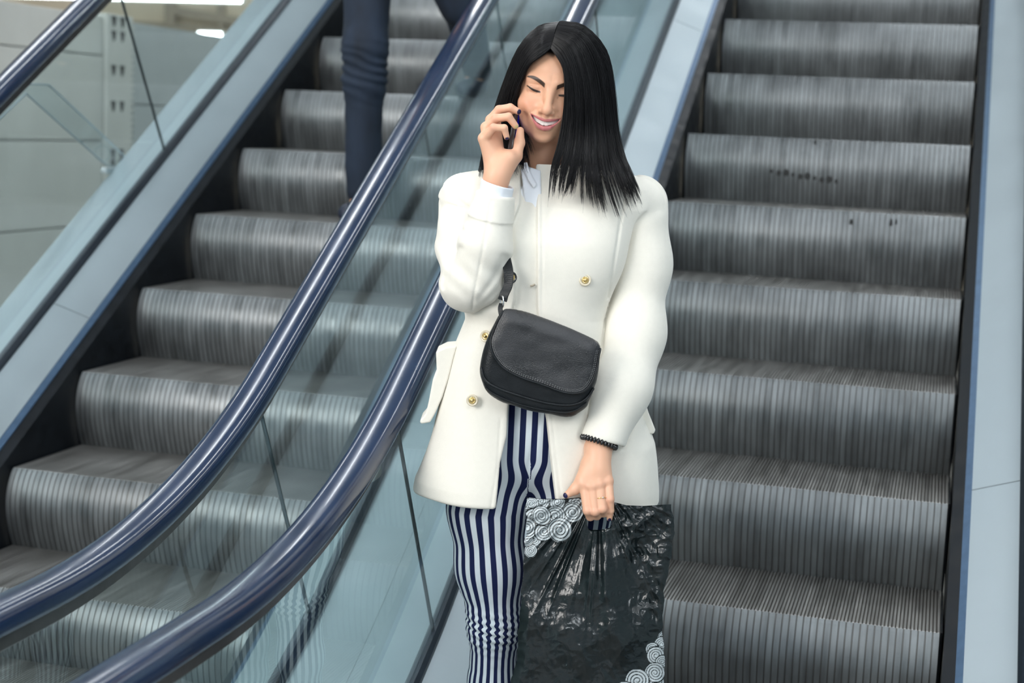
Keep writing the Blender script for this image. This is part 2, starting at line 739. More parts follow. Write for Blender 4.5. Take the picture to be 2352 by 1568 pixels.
def escalator(name, x0, phase, label, first, last, joints_l, joints_r, meshes, STEP_W):
    root = empty(name, (x0 + STEP_W / 2, Y_END, nose_z(Y_END)), label, 'escalator', 'escalators side by side')
    bx, by, bz = root.location
    steps = {}
    for i in range(first, last):
        y = (i + phase) * 0.4
        s = bpy.data.objects.new('step', meshes[0][1])
        COL.objects.link(s)
        s.parent = root
        steps[i] = s
        s.location = (x0 - bx, y - by, nose_z(y) - bz)
        for nm, me in meshes[1:]:
            c = bpy.data.objects.new(nm, me)
            COL.objects.link(c)
            c.parent = s
    for sgn, xe, joints in ((-1, x0, joints_l), (1, x0 + STEP_W, joints_r)):
        X = lambda o: xe + sgn * o
        sweep('skirt_panel', [(X(.004), -.34), (X(.004), .034), (X(.034), .046), (X(.034), -.34)], M['skirt'], root)
        sweep('skirt_trim', [(X(.034), .0), (X(.034), .050), (X(.052), .060), (X(.052), .0)], M['trim'], root)
        # inner deck in long lengths with a fine joint between them
        cuts = [Y_END] + [c for c in joints] + [Y_TOP]
        for a, b in zip(cuts[:-1], cuts[1:]):
            sweep('inner_deck', [(X(.052), .0), (X(.052), .062), (X(.172), .115), (X(.172), .0)], M['deck'], root, a + .0012, b - .0012)
        sweep('base_profile', [(X(.172), .0), (X(.172), .128), (X(.181), .140), (X(.199), .140), (X(.208), .128), (X(.208), .0)], M['gasket'], root)
        sweep('outer_deck', [(X(.208), -.02), (X(.208), .112), (X(.3590), .112), (X(.3590), -.34), (X(.353), -.34), (X(.353), -.02)], M['deck'], root)
        sweep('handrail_guide', [(X(0.176), .812), (X(0.176), .842), (X(0.204), .842), (X(0.204), .812), (X(0.196), .806), (X(0.184), .806)], M['guide'], root)
        # handrail: rounded C section, and its newel return at the lower end
        prof = []
        for k in range(28):
            a = 2 * math.pi * k / 28
            ca, sa = math.cos(a), math.sin(a)
            ex = 0.62
            prof.append((X(OG) + 0.0395 * math.copysign(abs(ca) ** ex, ca), .866 + (0.030 if sa > 0 else 0.026) * math.copysign(abs(sa) ** 0.8, sa)))
        sweep('handrail', prof, M['rubber'], root, smooth=True)
        g = Geo()
        zc, rr = nose_z(Y_END) + .866 - .40, .40
        g.tube([(X(OG), Y_END - rr * math.sin(a), zc + rr * math.cos(a)) for a in np.linspace(0, math.pi * .95, 18)], .032, 12)
        g.build('newel_return', M['rubber'], root, smooth=True)
        # glass panes, cut square to the slope, with a dark joint line between them
        gl = [Y_END] + joints_glass[(name, sgn)] + [Y_TOP]
        for a, b in zip(gl[:-1], gl[1:]):
            sweep('glass_panel', [(X(.185), .135), (X(.185), .815), (X(.195), .815), (X(.195), .135)], M['glass'], root, a + .003, b - .003)
        for a in joints_glass[(name, sgn)]:
            lo, hi = path(.140, a, a + 1)[0], path(.806, a, a + 1)[0]
            g = Geo()
            g.bar((X(OG), lo[0], lo[1]), (X(OG), hi[0], hi[1]), .0115, .0045, up=(1, 0, 0))
            g.build('pane_joint', M['joint'], root)
    return steps


joints_glass = {('left_escalator', -1): [1.56, 3.6], ('left_escalator', 1): [-.28, 1.56, 3.6],
                ('escalator', -1): [-.28, 1.56, 3.6], ('escalator', 1): [-.28, 1.56, 3.6]}
XL_LEFT = -1.75371
joints_glass[('escalator.001', -1)] = joints_glass[('left_escalator', -1)]
joints_glass[('escalator.001', 1)] = joints_glass[('left_escalator', 1)]
STEPS_R = escalator('escalator', 0.0, 0.0, 'right-hand escalator with grey ribbed steps on which the woman in the white coat stands', -5, 12, [-0.55, 2.6], [0.40, 3.2], step_kit(STEP_W), STEP_W)
escalator('escalator.001', XL_LEFT, 0.43915, 'left-hand escalator with grey ribbed steps carrying the legs in blue jeans', -5, 12, [0.75, 3.4], [0.3, 3.0], step_kit(1.035), 1.035)

# rubbed marks and chips on two risers of the right-hand escalator
def mark(step, px, py, w, h):
    y0 = step * 0.4
    t = 0.0
    for _ in range(6):
        yy = y0 - 0.042 * math.sin(math.pi * min(1, max(0, t)) ** 0.8)
        d = px_ray(px, py)
        P = CAM + d * ((yy - CAM[1]) / d[1])
        t = (nose_z(y0) - P[2]) / 0.262
    g = Geo()
    n = 8
    V = [(P[0] + w / 2 * math.cos(2 * math.pi * k / n), P[1] - o, P[2] + h / 2 * math.sin(2 * math.pi * k / n)) for o in (.0022, -.003) for k in range(n)]
    g.add(V, [tuple(range(n)), tuple(range(n, 2 * n))[::-1]] + [(k, k + n, (k + 1) % n + n, (k + 1) % n) for k in range(n)])
    o = mesh_obj('scuff_mark', np.array(g.v), g.f, M['scuff'], STEPS_R[step], False)


for k in range(10):
    mark(5, 1772 + 16.5 * k, 393 + 2.6 * k + 2 * math.sin(k * 2.1), .013 + .005 * (k % 3), .016 + .006 * ((k * 7) % 3))
mark(5, 1872, 329, .012, .030)
for u, v, w, h in ((1955, 512, .014, .030), (2046, 515, .012, .042), (2058, 512, .008, .030)):
    mark(4, u, v, w, h)

# ------------------------------------------------------------------ the hall
g = Geo()
g.box((-14, -9, nose_z(Y_END) - .36), (9, 14, nose_z(Y_END) - .31))
tag(g.build('floor', M['floor']), kind='structure')
g = Geo()
g.box((-14, -9, 6.2), (9, 14, 6.3))
tag(g.build('ceiling', M['ceiling']), kind='structure')
g = Geo()
g.box((-14, 13.8, -1), (9, 14, 6.2))
tag(g.build('wall_back', M['wall']), kind='structure')
g = Geo()
g.box((-14.2, -9, -1), (-14, 14, 6.2))
tag(g.build('wall_left', M['wall']), kind='structure')

# shop rack behind the left escalator: backs of steel panels hung on a slotted post
rack = empty('shop_rack', (-3.6, 4.0, -.85), 'tall ivory shop rack of grey back panels on a slotted post behind the left escalator', 'rack')
for (y0, y1, zs) in ((-0.5, 1.9, (.1, .58, 1.045, 1.515, 1.736)), (1.906, 3.868, (.1, .58, 1.045, 1.515, 1.736)), (4.21, 6.6, (.1, .55, .9, 1.255, 1.725))):
    zs = (-.85, -.38) + zs
    for z0, z1 in zip(zs[:-1], zs[1:]):
        g = Geo()
        g.box((-3.64, y0, z0 + .004), (-3.60 if z1 != zs[-1] else -3.605, y1, z1 - .004))
        bevel(g.build('back_panel', M['rackpanel'] if y0 > 4 else M['rack'], rack), .004)
g = Geo()
g.box((-3.70, -.5, -.85), (-3.645, 6.6, 1.70))
g.build('rack_frame', M['rackpanel'], rack)
g = Geo()
g.box((-3.66, 3.88, -.85), (-3.585, 4.17, 1.75))
post = bevel(g.build('post', M['rack'], rack), .006)
g = Geo()
for z in (1.74, 1.66, 1.47, 1.27, 1.0, .94, .74, .5, .3):
    for y in (3.955, 4.05):
        p = [(-3.5835, y - .028, z), (-3.5835, y + .028, z), (-3.5835, y + .014, z - .05), (-3.5835, y - .006, z - .062)]
        g.add(p + [(x - .003, yy, zz) for x, yy, zz in p], [(0, 1, 2, 3), (7, 6, 5, 4), (0, 4, 5, 1), (1, 5, 6, 2), (2, 6, 7, 3), (3, 7, 4, 0)])
tag(g.build('slot', M['slot'], post), kind='stuff')
g = Geo()
for k in range(50):
    z = 1.68 - k * .036
    g.box((-3.60, 4.17, z), (-3.588, 4.192, z + .02))
tag(g.build('tooth_strip', M['rack'], post), kind='stuff')

# clear acrylic guard clamped to the outer deck of the left escalator
gx = XL_LEFT - .372
guard = empty('safety_guard', at_x(280, 392, gx), 'clear acrylic safety guard clamped to the deck left of the left escalator', 'guard')
pts = [at_x(u, v, gx) for u, v in ((318, 388), (112, 194), (-60, 190), (-60, 330), (60, 215), (245, 380))]
g = Geo()
n_ = len(pts)
V = [p + np.array([0.004, 0, 0]) for p in pts] + [p - np.array([0.004, 0, 0]) for p in pts]
g.add(V, [tuple(range(n_)), tuple(range(n_, 2 * n_))[::-1]] + [(i, i + n_, (i + 1) % n_ + n_, (i + 1) % n_) for i in range(n_)])
g.build('guard_plate', M['acrylic'], guard)
a, b = at_x(238, 392, gx), at_x(322, 388, gx)
g = Geo()
g.bar(a, b, .028, .022)
cl = bevel(g.build('clamp', M['steel'], guard), .004)
g = Geo()
c_ = at_x(235, 352, gx)
g.tube([c_ + np.array([0, .055 * math.cos(t), .03 * math.sin(t)]) for t in np.linspace(0, 2 * math.pi, 24, endpoint=False)], .0035, 6, closed=True)
g.build('ring_edge', M['acrylic'], guard, smooth=True)

# pale rim tube added: the edges' bright glint is put into its colour
g = Geo()
g.tube([p for p in pts], .0035, 6, closed=True)
g.build('rim', M['edgeglint'], guard, smooth=True)


def on_y(px, py, y):
    d = px_ray(px, py)
    return CAM + d * ((y - CAM[1]) / d[1])


# low beige soffit of the upper gallery far behind the rack, with its beams and lamps
g = Geo()
a, b = on_y(-500, -250, 13.2), on_y(900, 330, 13.2)
g.box((a[0], 13.2, -1), (b[0] + .8, 13.4, a[2] + 1.5))
gal = empty('gallery_front', (a[0], 13.2, -1), 'beige gallery front with beams far behind the shop rack', 'gallery')
g.build('front_panel', M['wall'], gal)
for (u0, v0, u1, v1, w) in ((385, 22, 640, 64, .10), (392, 0, 395, 62, .12), (505, -20, 512, 70, .08), (300, 52, 620, 74, .05)):
    g = Geo()
    g.bar(on_y(u0, v0, 13.1), on_y(u1, v1, 13.1), w, w)
    g.build('beam', M['soffit'], gal)
for (u0, u1, v0, v1, yy, lab) in ((-40, 558, -16, 5, 12.2, 'long white lamp strip above the top of the shop rack'), (452, 512, 74, 96, 12.2, 'small bright lamp panel beyond the right end of the shop rack')):
    p, q = on_y(u0, v0, yy), on_y(u1, v1, yy)
    t = empty('wall_lamp', (p[0], yy, q[2]), lab, 'lamp')
    zt, zb = max(p[2], q[2]), min(p[2], q[2])
    g = Geo()
    g.box((p[0], yy, zb - .02), (q[0], yy + .08, zt + .02))
    bevel(g.build('housing', M['rack'], t), .01)
    g = Geo()
    g.box((p[0] + .02, yy - .012, zb), (q[0] - .02, yy - .002, zt))
    g.build('diffuser', M['lamp'], t)

# ceiling lamps in long rows
k = 0
for x in (-6.4, -2.6, 1.2, 5.0):
    for y in (-6.5, -2.2, 2.1, 6.4, 10.7):
        t = empty('ceiling_lamp', (x, y, 6.15), 'long white lamp strip on the hall ceiling', 'lamp', 'ceiling lamps')
        if k == 0:
            g = Geo()
            g.box((x - .16, y - 1.85, 6.12), (x + .16, y + 1.85, 6.198))
            h = bevel(g.build('housing', M['rack'], t), .01)
            g = Geo()
            g.box((x - .13, y - 1.8, 6.112), (x + .13, y + 1.8, 6.119))
            d = g.build('diffuser', M['lamp'], t)
        else:
            for src in (h, d):
                c = src.copy()
                COL.objects.link(c)
                c.parent = t
        k += 1

# ================================================================== the woman
M['skin'] = simple('skin', (.78, .5, .37), 0.42, vcol=True, sss=0.12, bump=0.04, bscale=900, spec=0.4)
M['teeth'] = simple('teeth_enamel', (.86, .84, .78), 0.18, spec=0.5)
M['hair'] = simple('straight_black_hair', (.006, .0056, .0065), 0.31, noise=0.35, scale=220, stretch=(1, 1, .05), spec=0.28)
M['coat'] = simple('cream_wool_cloth', (.83, .795, .71), 0.85, noise=0.012, scale=90, bump=0.25, bscale=700, spec=0.15, sheen=0.25)
M['shirt'] = simple('white_shirt_cotton', (.80, .83, .88), 0.75, bump=0.1, bscale=900)
M['blackleather'] = simple('black_leather', (.008, .010, .012), 0.36, noise=0.3, scale=25, bump=0.35, bscale=420, rnoise=0.07, spec=0.3)
M['flapleather'] = simple('worn_black_leather', (.020, .0205, .023), 0.36, noise=0.6, scale=13, bump=0.5, bscale=480, rnoise=0.2, spec=0.6)
M['stitch'] = simple('grey_stitching', (.30, .30, .30), 0.7)
M['chrome'] = simple('polished_steel', (.8, .8, .8), 0.12, 1.0)
M['gold'] = simple('polished_gold', (.83, .60, .26), 0.2, 1.0)
M['buttonrim'] = simple('pale_horn_button', (.70, .62, .47), 0.25, spec=0.6)
M['bead'] = simple('dark_bead', (.012, .011, .012), 0.2, spec=0.7)
M['phone'] = simple('black_phone_shell', (.012, .010, .012), 0.25)
M['phoneedge'] = simple('brown_phone_edge', (.05, .035, .033), 0.35, 0.5)
M['screen'] = emit_mat('lit_blue_screen', (.03, .03, .8), 0.15)
M['shoe'] = simple('black_shoe_leather', (.02, .02, .022), 0.35)


def stripe_mat():
    m, N, L, p = material('navy_and_white_striped_cotton')
    at = N.new('ShaderNodeAttribute')
    at.attribute_name = 'stripe'
    fr = N.new('ShaderNodeMath')
    fr.operation = 'FRACT'
    L.new(at.outputs['Fac'], fr.inputs[0])
    pp = N.new('ShaderNodeMath')
    pp.operation = 'PINGPONG'
    pp.inputs[1].default_value = 0.5
    L.new(fr.outputs[0], pp.inputs[0])
    mr = N.new('ShaderNodeMapRange')
    mr.inputs['From Min'].default_value = 0.225
    mr.inputs['From Max'].default_value = 0.265
    L.new(pp.outputs[0], mr.inputs['Value'])
    mx = N.new('ShaderNodeMix')
    mx.data_type = 'RGBA'
    L.new(mr.outputs[0], mx.inputs['Factor'])
    mx.inputs[6].default_value = (.70, .76, .80, 1)
    mx.inputs[7].default_value = (.010, .016, .065, 1)
    L.new(mx.outputs[2], p.inputs['Base Color'])
    p.inputs['Roughness'].default_value = 0.8
    p.inputs['Specular IOR Level'].default_value = 0.2
    return m


M['stripe'] = stripe_mat()

FOOT_Z = nose_z(-0.8) + 0.002
w0 = Lw(np.array([Lp(1215, 900, 0)[0], 0.0, FOOT_Z]))
woman = empty('person', w0, 'smiling woman with long black hair in cream coat and striped trousers, phone at ear', 'person')

# ---- head -----------------------------------------------------------
HS = 1.045
HC = Lp(1263, 201, 0.02) + np.array([0, 0, 0])
hy, hp, hr = 0.01, 0.10, 0.125


def head_rot():
    c, s = math.cos(hy), math.sin(hy)
    Rz = np.array([[c, -s, 0], [s, c, 0], [0, 0, 1]])
    c, s = math.cos(hp), math.sin(hp)
    Rx = np.array([[1, 0, 0], [0, c, s], [0, -s, c]])
    c, s = math.cos(hr), math.sin(hr)
    Ry = np.array([[c, 0, s], [0, 1, 0], [-s, 0, c]])
    return Rz @ Rx @ Ry


HR = head_rot()
HRf = HR.astype(np.float32)
HCf = HC.astype(np.float32)


def to_head(P):
    return ((P - HCf) @ HRf) / np.float32(HS)


def from_head(Q):
    return HC + (np.asarray(Q, float) * HS) @ HR.T


NECK0, NECK1 = from_head((0, -.022, -.062)), Lp(1256, 440, -.015)


def mouth_z(x):
    return 15.0 * x * x + .0075


def head_sdf(P):
    Q = to_head(P)
    X = np.abs(Q[:, 0])
    S = Q.copy()
    S[:, 0] = X
    d = sd_ell(S, (0, -.012, .030), (.0715, .092, .080))
    d = smin(d, sd_ell(S, (0, .024, -.020), (.0630, .066, .083)), .03)
    d = smin(d, sd_ell(S, (0, .034, -.062), (.0515, .050, .043)), .026)
    d = smin(d, sd_ell(S, (0, .074, -.0935), (.018, .014, .0135)), .022)
    d = smin(d, sd_ell(S, (.0375, .0615, -.034), (.021, .0205, .0165)), .018)           # smiling cheeks
    d = smin(d, sd_cone(S, (.011, .0835, .0165), (.043, .069, .019), .0085, .0075), .016)
    d = smax(d, -sd_ell(S, (.031, .0985, -.001), (.0185, .017, .0125)), .012)        # sockets
    d = smin(d, sd_ell(S, (.0315, .0715, -.0005), (.0152, .0122, .0118)), .005)      # closed lids
    d = smax(d, -sd_cone(S, (.0205, .0862, .0072), (.043, .0785, .0058), .0016, .0010), .003)
    d = smax(d, -sd_cone(S, (.020, .0855, -.0118), (.042, .080, -.0088), .0012, .0010), .004)
    n = sd_cone(S, (0, .0855, .010), (0, .1065, -.032), .0062, .0088)
    n = smin(n, sd_sphere(S, (0, .1095, -.0385), .0102), .008)
    n = smin(n, sd_ell(S, (.0135, .0970, -.0415), (.0066, .0100, .0064)), .008)
    n = smin(n, sd_cone(S, (0, .098, -.047), (0, .095, -.055), .0046, .0040), .005)
    d = smin(d, n, .015)
    d = smax(d, -sd_ell(S, (.0062, .1065, -.0492), (.0038, .0060, .0028)), .003)
    d = smax(d, -sd_cone(S, (.0190, .0975, -.040), (.0385, .0790, -.058), .0036, .0042), .009)
    d = smax(d, -sd_cone(S, (.0385, .0790, -.058), (.0400, .0740, -.072), .0030, .0018), .010)  # laughter folds
    W = S.copy()
    W[:, 2] -= mouth_z(X)
    yl = lambda x: .0975 - 17 * x * x
    lip = None
    for (x0, z0, r0), (x1, z1, r1) in (((0, -.0668, .0040), (.010, -.0660, .0044)), ((.010, -.0660, .0044), (.021, -.0692, .0036)), ((.021, -.0692, .0036), (.031, -.0735, .0018)),
                                       ((0, -.0838, .0049), (.012, -.0831, .0046)), ((.012, -.0831, .0046), (.023, -.0793, .0036)), ((.023, -.0800, .0040), (.031, -.0742, .0018))):
        e = sd_cone(W, (x0, yl(x0) - .002, z0), (x1, yl(x1) - .002, z1), r0, r1)
        lip = e if lip is None else smin(lip, e, .002)
    base_m = sd_ell(W, (0, .070, -.076), (.041, .026, .021))
    d = smin(d, base_m, .014)
    d = smin(d, lip, .0045)
    zc = W[:, 2] + .0744
    e2 = (np.sqrt((X / .0290) ** 2 + (zc / .0046) ** 2) - 1) * .0046
    cav = np.maximum(e2, .066 - W[:, 1])
    d = smax(d, -cav, .0018)
    d = smax(d, -sd_ell(S, (0, .095, -.0925), (.016, .006, .004)), .010)             # under the lower lip
    ear = smax(sd_ell(S, (.0715, -.012, -.008), (.009, .019, .031)), -sd_ell(S, (.081, -.008, -.006), (.007, .011, .019)), .004)
    d = smin(d, ear, .006)
    d = d * np.float32(HS)
    return smin(d, sd_chain(P, [NECK0, NECK1, NECK1 + np.array([0, -.01, -.07])], [.050, .051, .062]), .022)


SKIN = np.array([.70, .385, .248])


def paint(C, mask, col):
    m = np.clip(mask, 0, 1)[:, None]
    return C * (1 - m) + np.array(col)[None] * m


def head_col(P):
    Q = to_head(P.astype(np.float32)).astype(float)
    x, y, z = Q.T
    X = np.abs(x)
    C = np.tile(SKIN, (len(P), 1))
    front = (y > .04)
    C = paint(C, front * .45 * np.exp(-((X - .043) / .017) ** 2 - ((z + .034) / .016) ** 2), (.66, .27, .17))
    C = paint(C, front * .30 * np.exp(-(x / .012) ** 2 - ((z + .042) / .012) ** 2), (.66, .31, .20))
    # brows
    t = np.clip((X - .0125) / .0385, 0, 1)
    zb = .0088 + .0118 * np.sin(np.pi * .5 * np.minimum(t / .78, 1.28))
    th = .0046 * (1 - .75 * t ** 2.4)
    C = paint(C, front * .95 * smooth01(th + .0008 - np.abs(z - zb), 0, .0014) * smooth01(X, .0112, .0135) * smooth01(-X, -.0525, -.049), (.022, .016, .014))
    # lids, lash line
    te = np.clip((X - .0175) / .0285, 0, 1)
    zl = -.0062 + .0072 * te - .0022 * np.sin(np.pi * te)
    C = paint(C, front * .45 * smooth01(X, .018, .022) * smooth01(-X, -.046, -.042) * smooth01(z - zl, 0, .001) * smooth01(-(z - zl), -.0095, -.004), (.45, .25, .17))
    lw = .0006 + .0017 * np.sin(np.pi * np.clip(te * .8 + .12, 0, 1))
    C = paint(C, front * .97 * smooth01(lw + .0007 - np.abs(z - zl), 0, .0009) * smooth01(X, .017, .020) * smooth01(-X, -.0495, -.047), (.012, .010, .010))
    C = paint(C, front * .35 * smooth01(.0012 - np.abs(z - zl + .0042), 0, .0012) * smooth01(X, .022, .028) * smooth01(-X, -.046, -.043), (.18, .11, .08))
    # lips and mouth
    zz = z - mouth_z(X)
    f = np.clip(1 - (X / .0325) ** 2, 0, 1)
    up = -.0750 + .0122 * f ** .75 - .0012 * np.exp(-(x / .004) ** 2)
    lo = -.0745 - .0146 * f ** .8
    C = paint(C, (y > .06) * smooth01(up - zz, -.0004, .0012) * smooth01(zz - lo, -.0004, .0014) * (X < .0325), (.52, .165, .165))
    zc = zz + .0744
    e2 = (np.sqrt((X / .0290) ** 2 + (zc / .0046) ** 2) - 1) * .0046
    inside = (e2 < .0012) & (y < .0955 - 17 * x * x - .0035) & (y > .05)
    C = paint(C, inside * 1.0, (.10, .018, .018))
    # hair roots: the scalp is dark with hair except along the parting
    C = paint(C, smooth01(z, .064 - 3 * x * x, .077 - 3 * x * x) * smooth01(np.abs(x + .001 - .10 * (z - .07)), .0006, .0022), (.010, .009, .010))
    C = paint(C, 1.0 * (y < .02) * (z > -.03) * (X < .09) * (np.sqrt((x / .09) ** 2) < .95) * (X > .03), (.010, .009, .010)) if False else C
    return C


HV, HF = snet(head_sdf, HC - np.array([.085, .125, .19]), HC + np.array([.085, .14, .125]), .00125)
HCOL = head_col(HV)

# teeth
xs_ = [(0.0042, .0041), (.0117, .0034), (.0186, .0036), (.0255, .0032)]


def teeth_sdf(P):
    Q = to_head(P)
    X = np.abs(Q[:, 0])
    zz = Q[:, 2] - mouth_z(X)
    d = np.full(len(P), 1e3, np.float32)
    for i, (cx, hw) in enumerate(xs_):
        yc = .0905 - 17 * cx * cx
        lo_, hi_ = (-.0788 if i != 1 else -.0780), -.060
        q = np.stack([np.abs(X - cx) - hw * .62, np.abs(Q[:, 1] + 2 * 17 * cx * (X - cx) - yc) - .0005, np.abs(zz - (lo_ + hi_) / 2) - (hi_ - lo_) / 2 + .0016], 1)
        e = np.sqrt((np.maximum(q, 0) ** 2).sum(1)) + np.minimum(q.max(1), 0) - .0016
        d = np.minimum(d, e)
    return d * np.float32(HS)


tc_ = from_head((0, .083, -.067))
TV, TF = snet(teeth_sdf, tc_ - .034, tc_ + .034, .0007)

# ---- hands ------------------------------------------------------------
NAVY, GOLDC = (.010, .008, .055), (.62, .47, .22)


def hand_paint(P, nails, base, knuckles=()):
    C = np.tile(base, (len(P), 1))
    for c, r in knuckles:
        d = P - c
        C = paint(C, .8 * np.exp(-(d * d).sum(1) / (r * r)), (.70, .30, .21))
    for c, n, r, col in nails:
        d = P - c
        n = np.array(n) / np.linalg.norm(n)
        m = smooth01(r - np.sqrt((d * d).sum(1)), 0, .0009) * ((d @ n) > -.0035)
        C = paint(C, m, col)
    return C


# right hand, raised to the ear with the phone
rw0, rw1 = Lp(1130, 470, .150), Lp(1140, 408, .150)
r_mcp = {'index': Lp(1137, 276, .092), 'middle': Lp(1128, 276, .115), 'ring': Lp(1117, 293, .135), 'pinky': Lp(1111, 318, .150)}
r_f = {'index': [r_mcp['index'], Lp(1156, 258, .078), Lp(1180, 253, .070), Lp(1192, 257, .068)],
       'middle': [r_mcp['middle'], Lp(1146, 252, .122), Lp(1172, 247, .128), Lp(1190, 256, .127)],
       'ring': [r_mcp['ring'], Lp(1138, 272, .147), Lp(1168, 268, .155), Lp(1184, 289, .150)],
       'pinky': [r_mcp['pinky'], Lp(1134, 293, .167), Lp(1158, 294, .171), Lp(1164, 315, .166)]}
r_r = {'index': [.0115, .0090, .0082, .0066], 'middle': [.0118, .0092, .0084, .0068], 'ring': [.0118, .0090, .0082, .0068], 'pinky': [.0115, .0084, .0075, .0060]}
r_thumb = [Lp(1160, 385, .146), Lp(1184, 358, .138), Lp(1193, 328, .124), Lp(1195, 300, .112)]
palm_c = Lp(1146, 352, .135)


def rhand_sdf(P):
    d = sd_cone(P, Lp(1126, 520, .150), rw1, .030, .0235)
    d = smin(d, sd_cone(P, rw1, Lp(1150, 372, .142), .0235, .025), .02)
    for k in r_mcp:
        d = smin(d, sd_cone(P, Lp(1140, 385, .140), r_mcp[k], .019, .0125), .012)
    d = smin(d, sd_cone(P, Lp(1146, 395, .150), Lp(1168, 365, .152), .021, .019), .016)
    d = smin(d, sd_chain(P, r_thumb, [.018, .0140, .0112, .0080], .006), .010)
    for k in r_f:
        d = smin(d, sd_chain(P, r_f[k], r_r[k], .003), .0030)
    return d


RV, RF = snet(rhand_sdf, Lp(1150, 540, .15) - np.array([.075, .10, .0]), Lp(1150, 220, .14) + np.array([.07, .07, .0]), .0012)
RCOL = hand_paint(RV, [(Lp(1193, 257, .131), (0.9, 0.3, -.5), .0062, NAVY), (Lp(1187, 293, .157), (.5, .8, -.5), .0080, GOLDC), (Lp(1165, 320, .170), (.5, .7, -.7), .0055, NAVY)], SKIN * np.array([1.10, 1.14, 1.18]), [(p[1], .009) for p in r_f.values()])

# left hand, hanging down with fingers through the carrier bag's handle
lw1 = Lp(1374, 1030, .167)
l_mcp = {'index': Lp(1343, 1112, .207), 'middle': Lp(1359, 1116, .213), 'ring': Lp(1377, 1111, .212), 'pinky': Lp(1396, 1104, .204)}
l_f = {'index': [l_mcp['index'], Lp(1350, 1172, .226), Lp(1356, 1186, .212), Lp(1359, 1172, .192)],
       'middle': [l_mcp['middle'], Lp(1367, 1174, .230), Lp(1371, 1184, .214), Lp(1372, 1168, .194)],
       'ring': [l_mcp['ring'], Lp(1384, 1168, .229), Lp(1387, 1178, .213), Lp(1387, 1164, .194)],
       'pinky': [l_mcp['pinky'], Lp(1401, 1146, .222), Lp(1402, 1172, .218), Lp(1400, 1190, .212)]}
l_r = {'index': [.0122, .0104, .0092, .0072], 'middle': [.0122, .0104, .0092, .0074], 'ring': [.0118, .0100, .0088, .0072], 'pinky': [.0112, .0090, .0078, .0064]}
l_thumb = [Lp(1350, 1068, .188), Lp(1338, 1100, .200), Lp(1320, 1124, .204), Lp(1301, 1137, .204)]


def lhand_sdf(P):
    d = sd_cone(P, Lp(1402, 960, .128), lw1, .0300, .0265)
    d = smin(d, sd_cone(P, lw1, Lp(1371, 1075, .19), .0255, .026), .02)
    for k in l_mcp:
        d = smin(d, sd_cone(P, Lp(1373, 1045, .178), l_mcp[k], .021, .0122), .012)
        d = smin(d, sd_sphere(P, l_mcp[k] + np.array([0, .0035, .0]), .0090), .008)
    d = smin(d, sd_chain(P, l_thumb, [.016, .0140, .0112, .0072], .006), .012)
    for k in l_f:
        d = smin(d, sd_chain(P, l_f[k], l_r[k], .003), .0030)
    return d


LV, LF = snet(lhand_sdf, Lp(1360, 1215, .19) - np.array([.075, .09, .0]), Lp(1370, 950, .19) + np.array([.075, .07, .0]), .0012)
LCOL = hand_paint(LV, [(Lp(1298, 1138, .208), (-.6, .6, -.2), .0068, NAVY), (Lp(1400, 1197, .219), (0, .9, -.6), .0078, NAVY)], SKIN * np.array([1.10, 1.14, 1.18]), [(v, .010) for v in l_mcp.values()] + [(p[1], .009) for p in l_f.values()])

# trunk and legs under the clothes, so the figure is whole
NC = Lp(1256, 450, -.01)
SHL, SHR = Lp(1080, 462, 0), Lp(1462, 466, 0)
PELV = Lp(1225, 985, 0)
LEGS = {'l': [(1140, 1060, .0, .092), (1118, 1165, .0, .086), (1127, 1300, .005, .0775), (1136, 1432, .012, .0575), (1131, 1568, .0, .0525), (1134, 1760, -.02, .044), (1136, 1890, -.02, .036)],
        'r': [(1312, 1060, .0, .092), (1316, 1165, .0, .086), (1310, 1300, .005, .0775), (1302, 1432, .012, .0575), (1298, 1568, .0, .0525), (1296, 1760, -.02, .044), (1294, 1890, -.02, .036)]}
LEGP = {k: ([Lp(u, v, b) for u, v, b, r in L], [r for u, v, b, r in L]) for k, L in LEGS.items()}
for k in LEGP:
    LEGP[k][0][-1][2] = FOOT_Z + .115
    LEGP[k][0][-2][2] = FOOT_Z + .26


def trunk_sdf(P):
    d = sd_ell(P, Lp(1252, 600, -.005), (.125, .085, .19))
    d = smin(d, sd_ell(P, PELV, (.135, .09, .12)), .08)
    d = smin(d, sd_cone(P, NC, SHL, .045, .045), .03)
    d = smin(d, sd_cone(P, NC, SHR, .045, .045), .03)
    d = smin(d, sd_chain(P, [SHL, Lp(1072, 652, .09), Lp(1105, 610, .135), Lp(1127, 515, .150)], [.042, .038, .036, .029]), .02)
    d = smin(d, sd_chain(P, [SHR, Lp(1468, 760, .02), Lp(1385, 958, .152)], [.042, .037, .030]), .02)
    d = smin(d, sd_cone(P, NC, NC + np.array([0, 0, .05]), .045, .045), .02)
    for k in LEGP:
        pts, rs = LEGP[k]
        d = smin(d, sd_chain(P, pts, [r - .012 for r in rs]), .02)
        an = pts[-1]
        d = smin(d, sd_cone(P, an, (an[0], an[1] + .10, FOOT_Z + .035), .027, .022), .02)
    return d


BV, BF = snet(trunk_sdf, (-.32, -.16, FOOT_Z), (.32, .20, 1.14), .010)
allV = np.vstack([HV, RV, LV, BV])
n1, n2, n3 = len(HV), len(HV) + len(RV), len(HV) + len(RV) + len(LV)
allF = np.vstack([HF, RF + n1, LF + n2, BF + n3])
body = fig_obj('body', allV, allF, M['skin'], woman, col=np.vstack([HCOL, RCOL, LCOL, np.tile(SKIN, (len(BV), 1))]))
fig_obj('teeth', TV, TF, M['teeth'], woman)

# ---- hair ---------------------------------------------------------------
def G_(L):
    return catmull(np.array([Lp(u, v, b) for u, v, b in L]), 22)


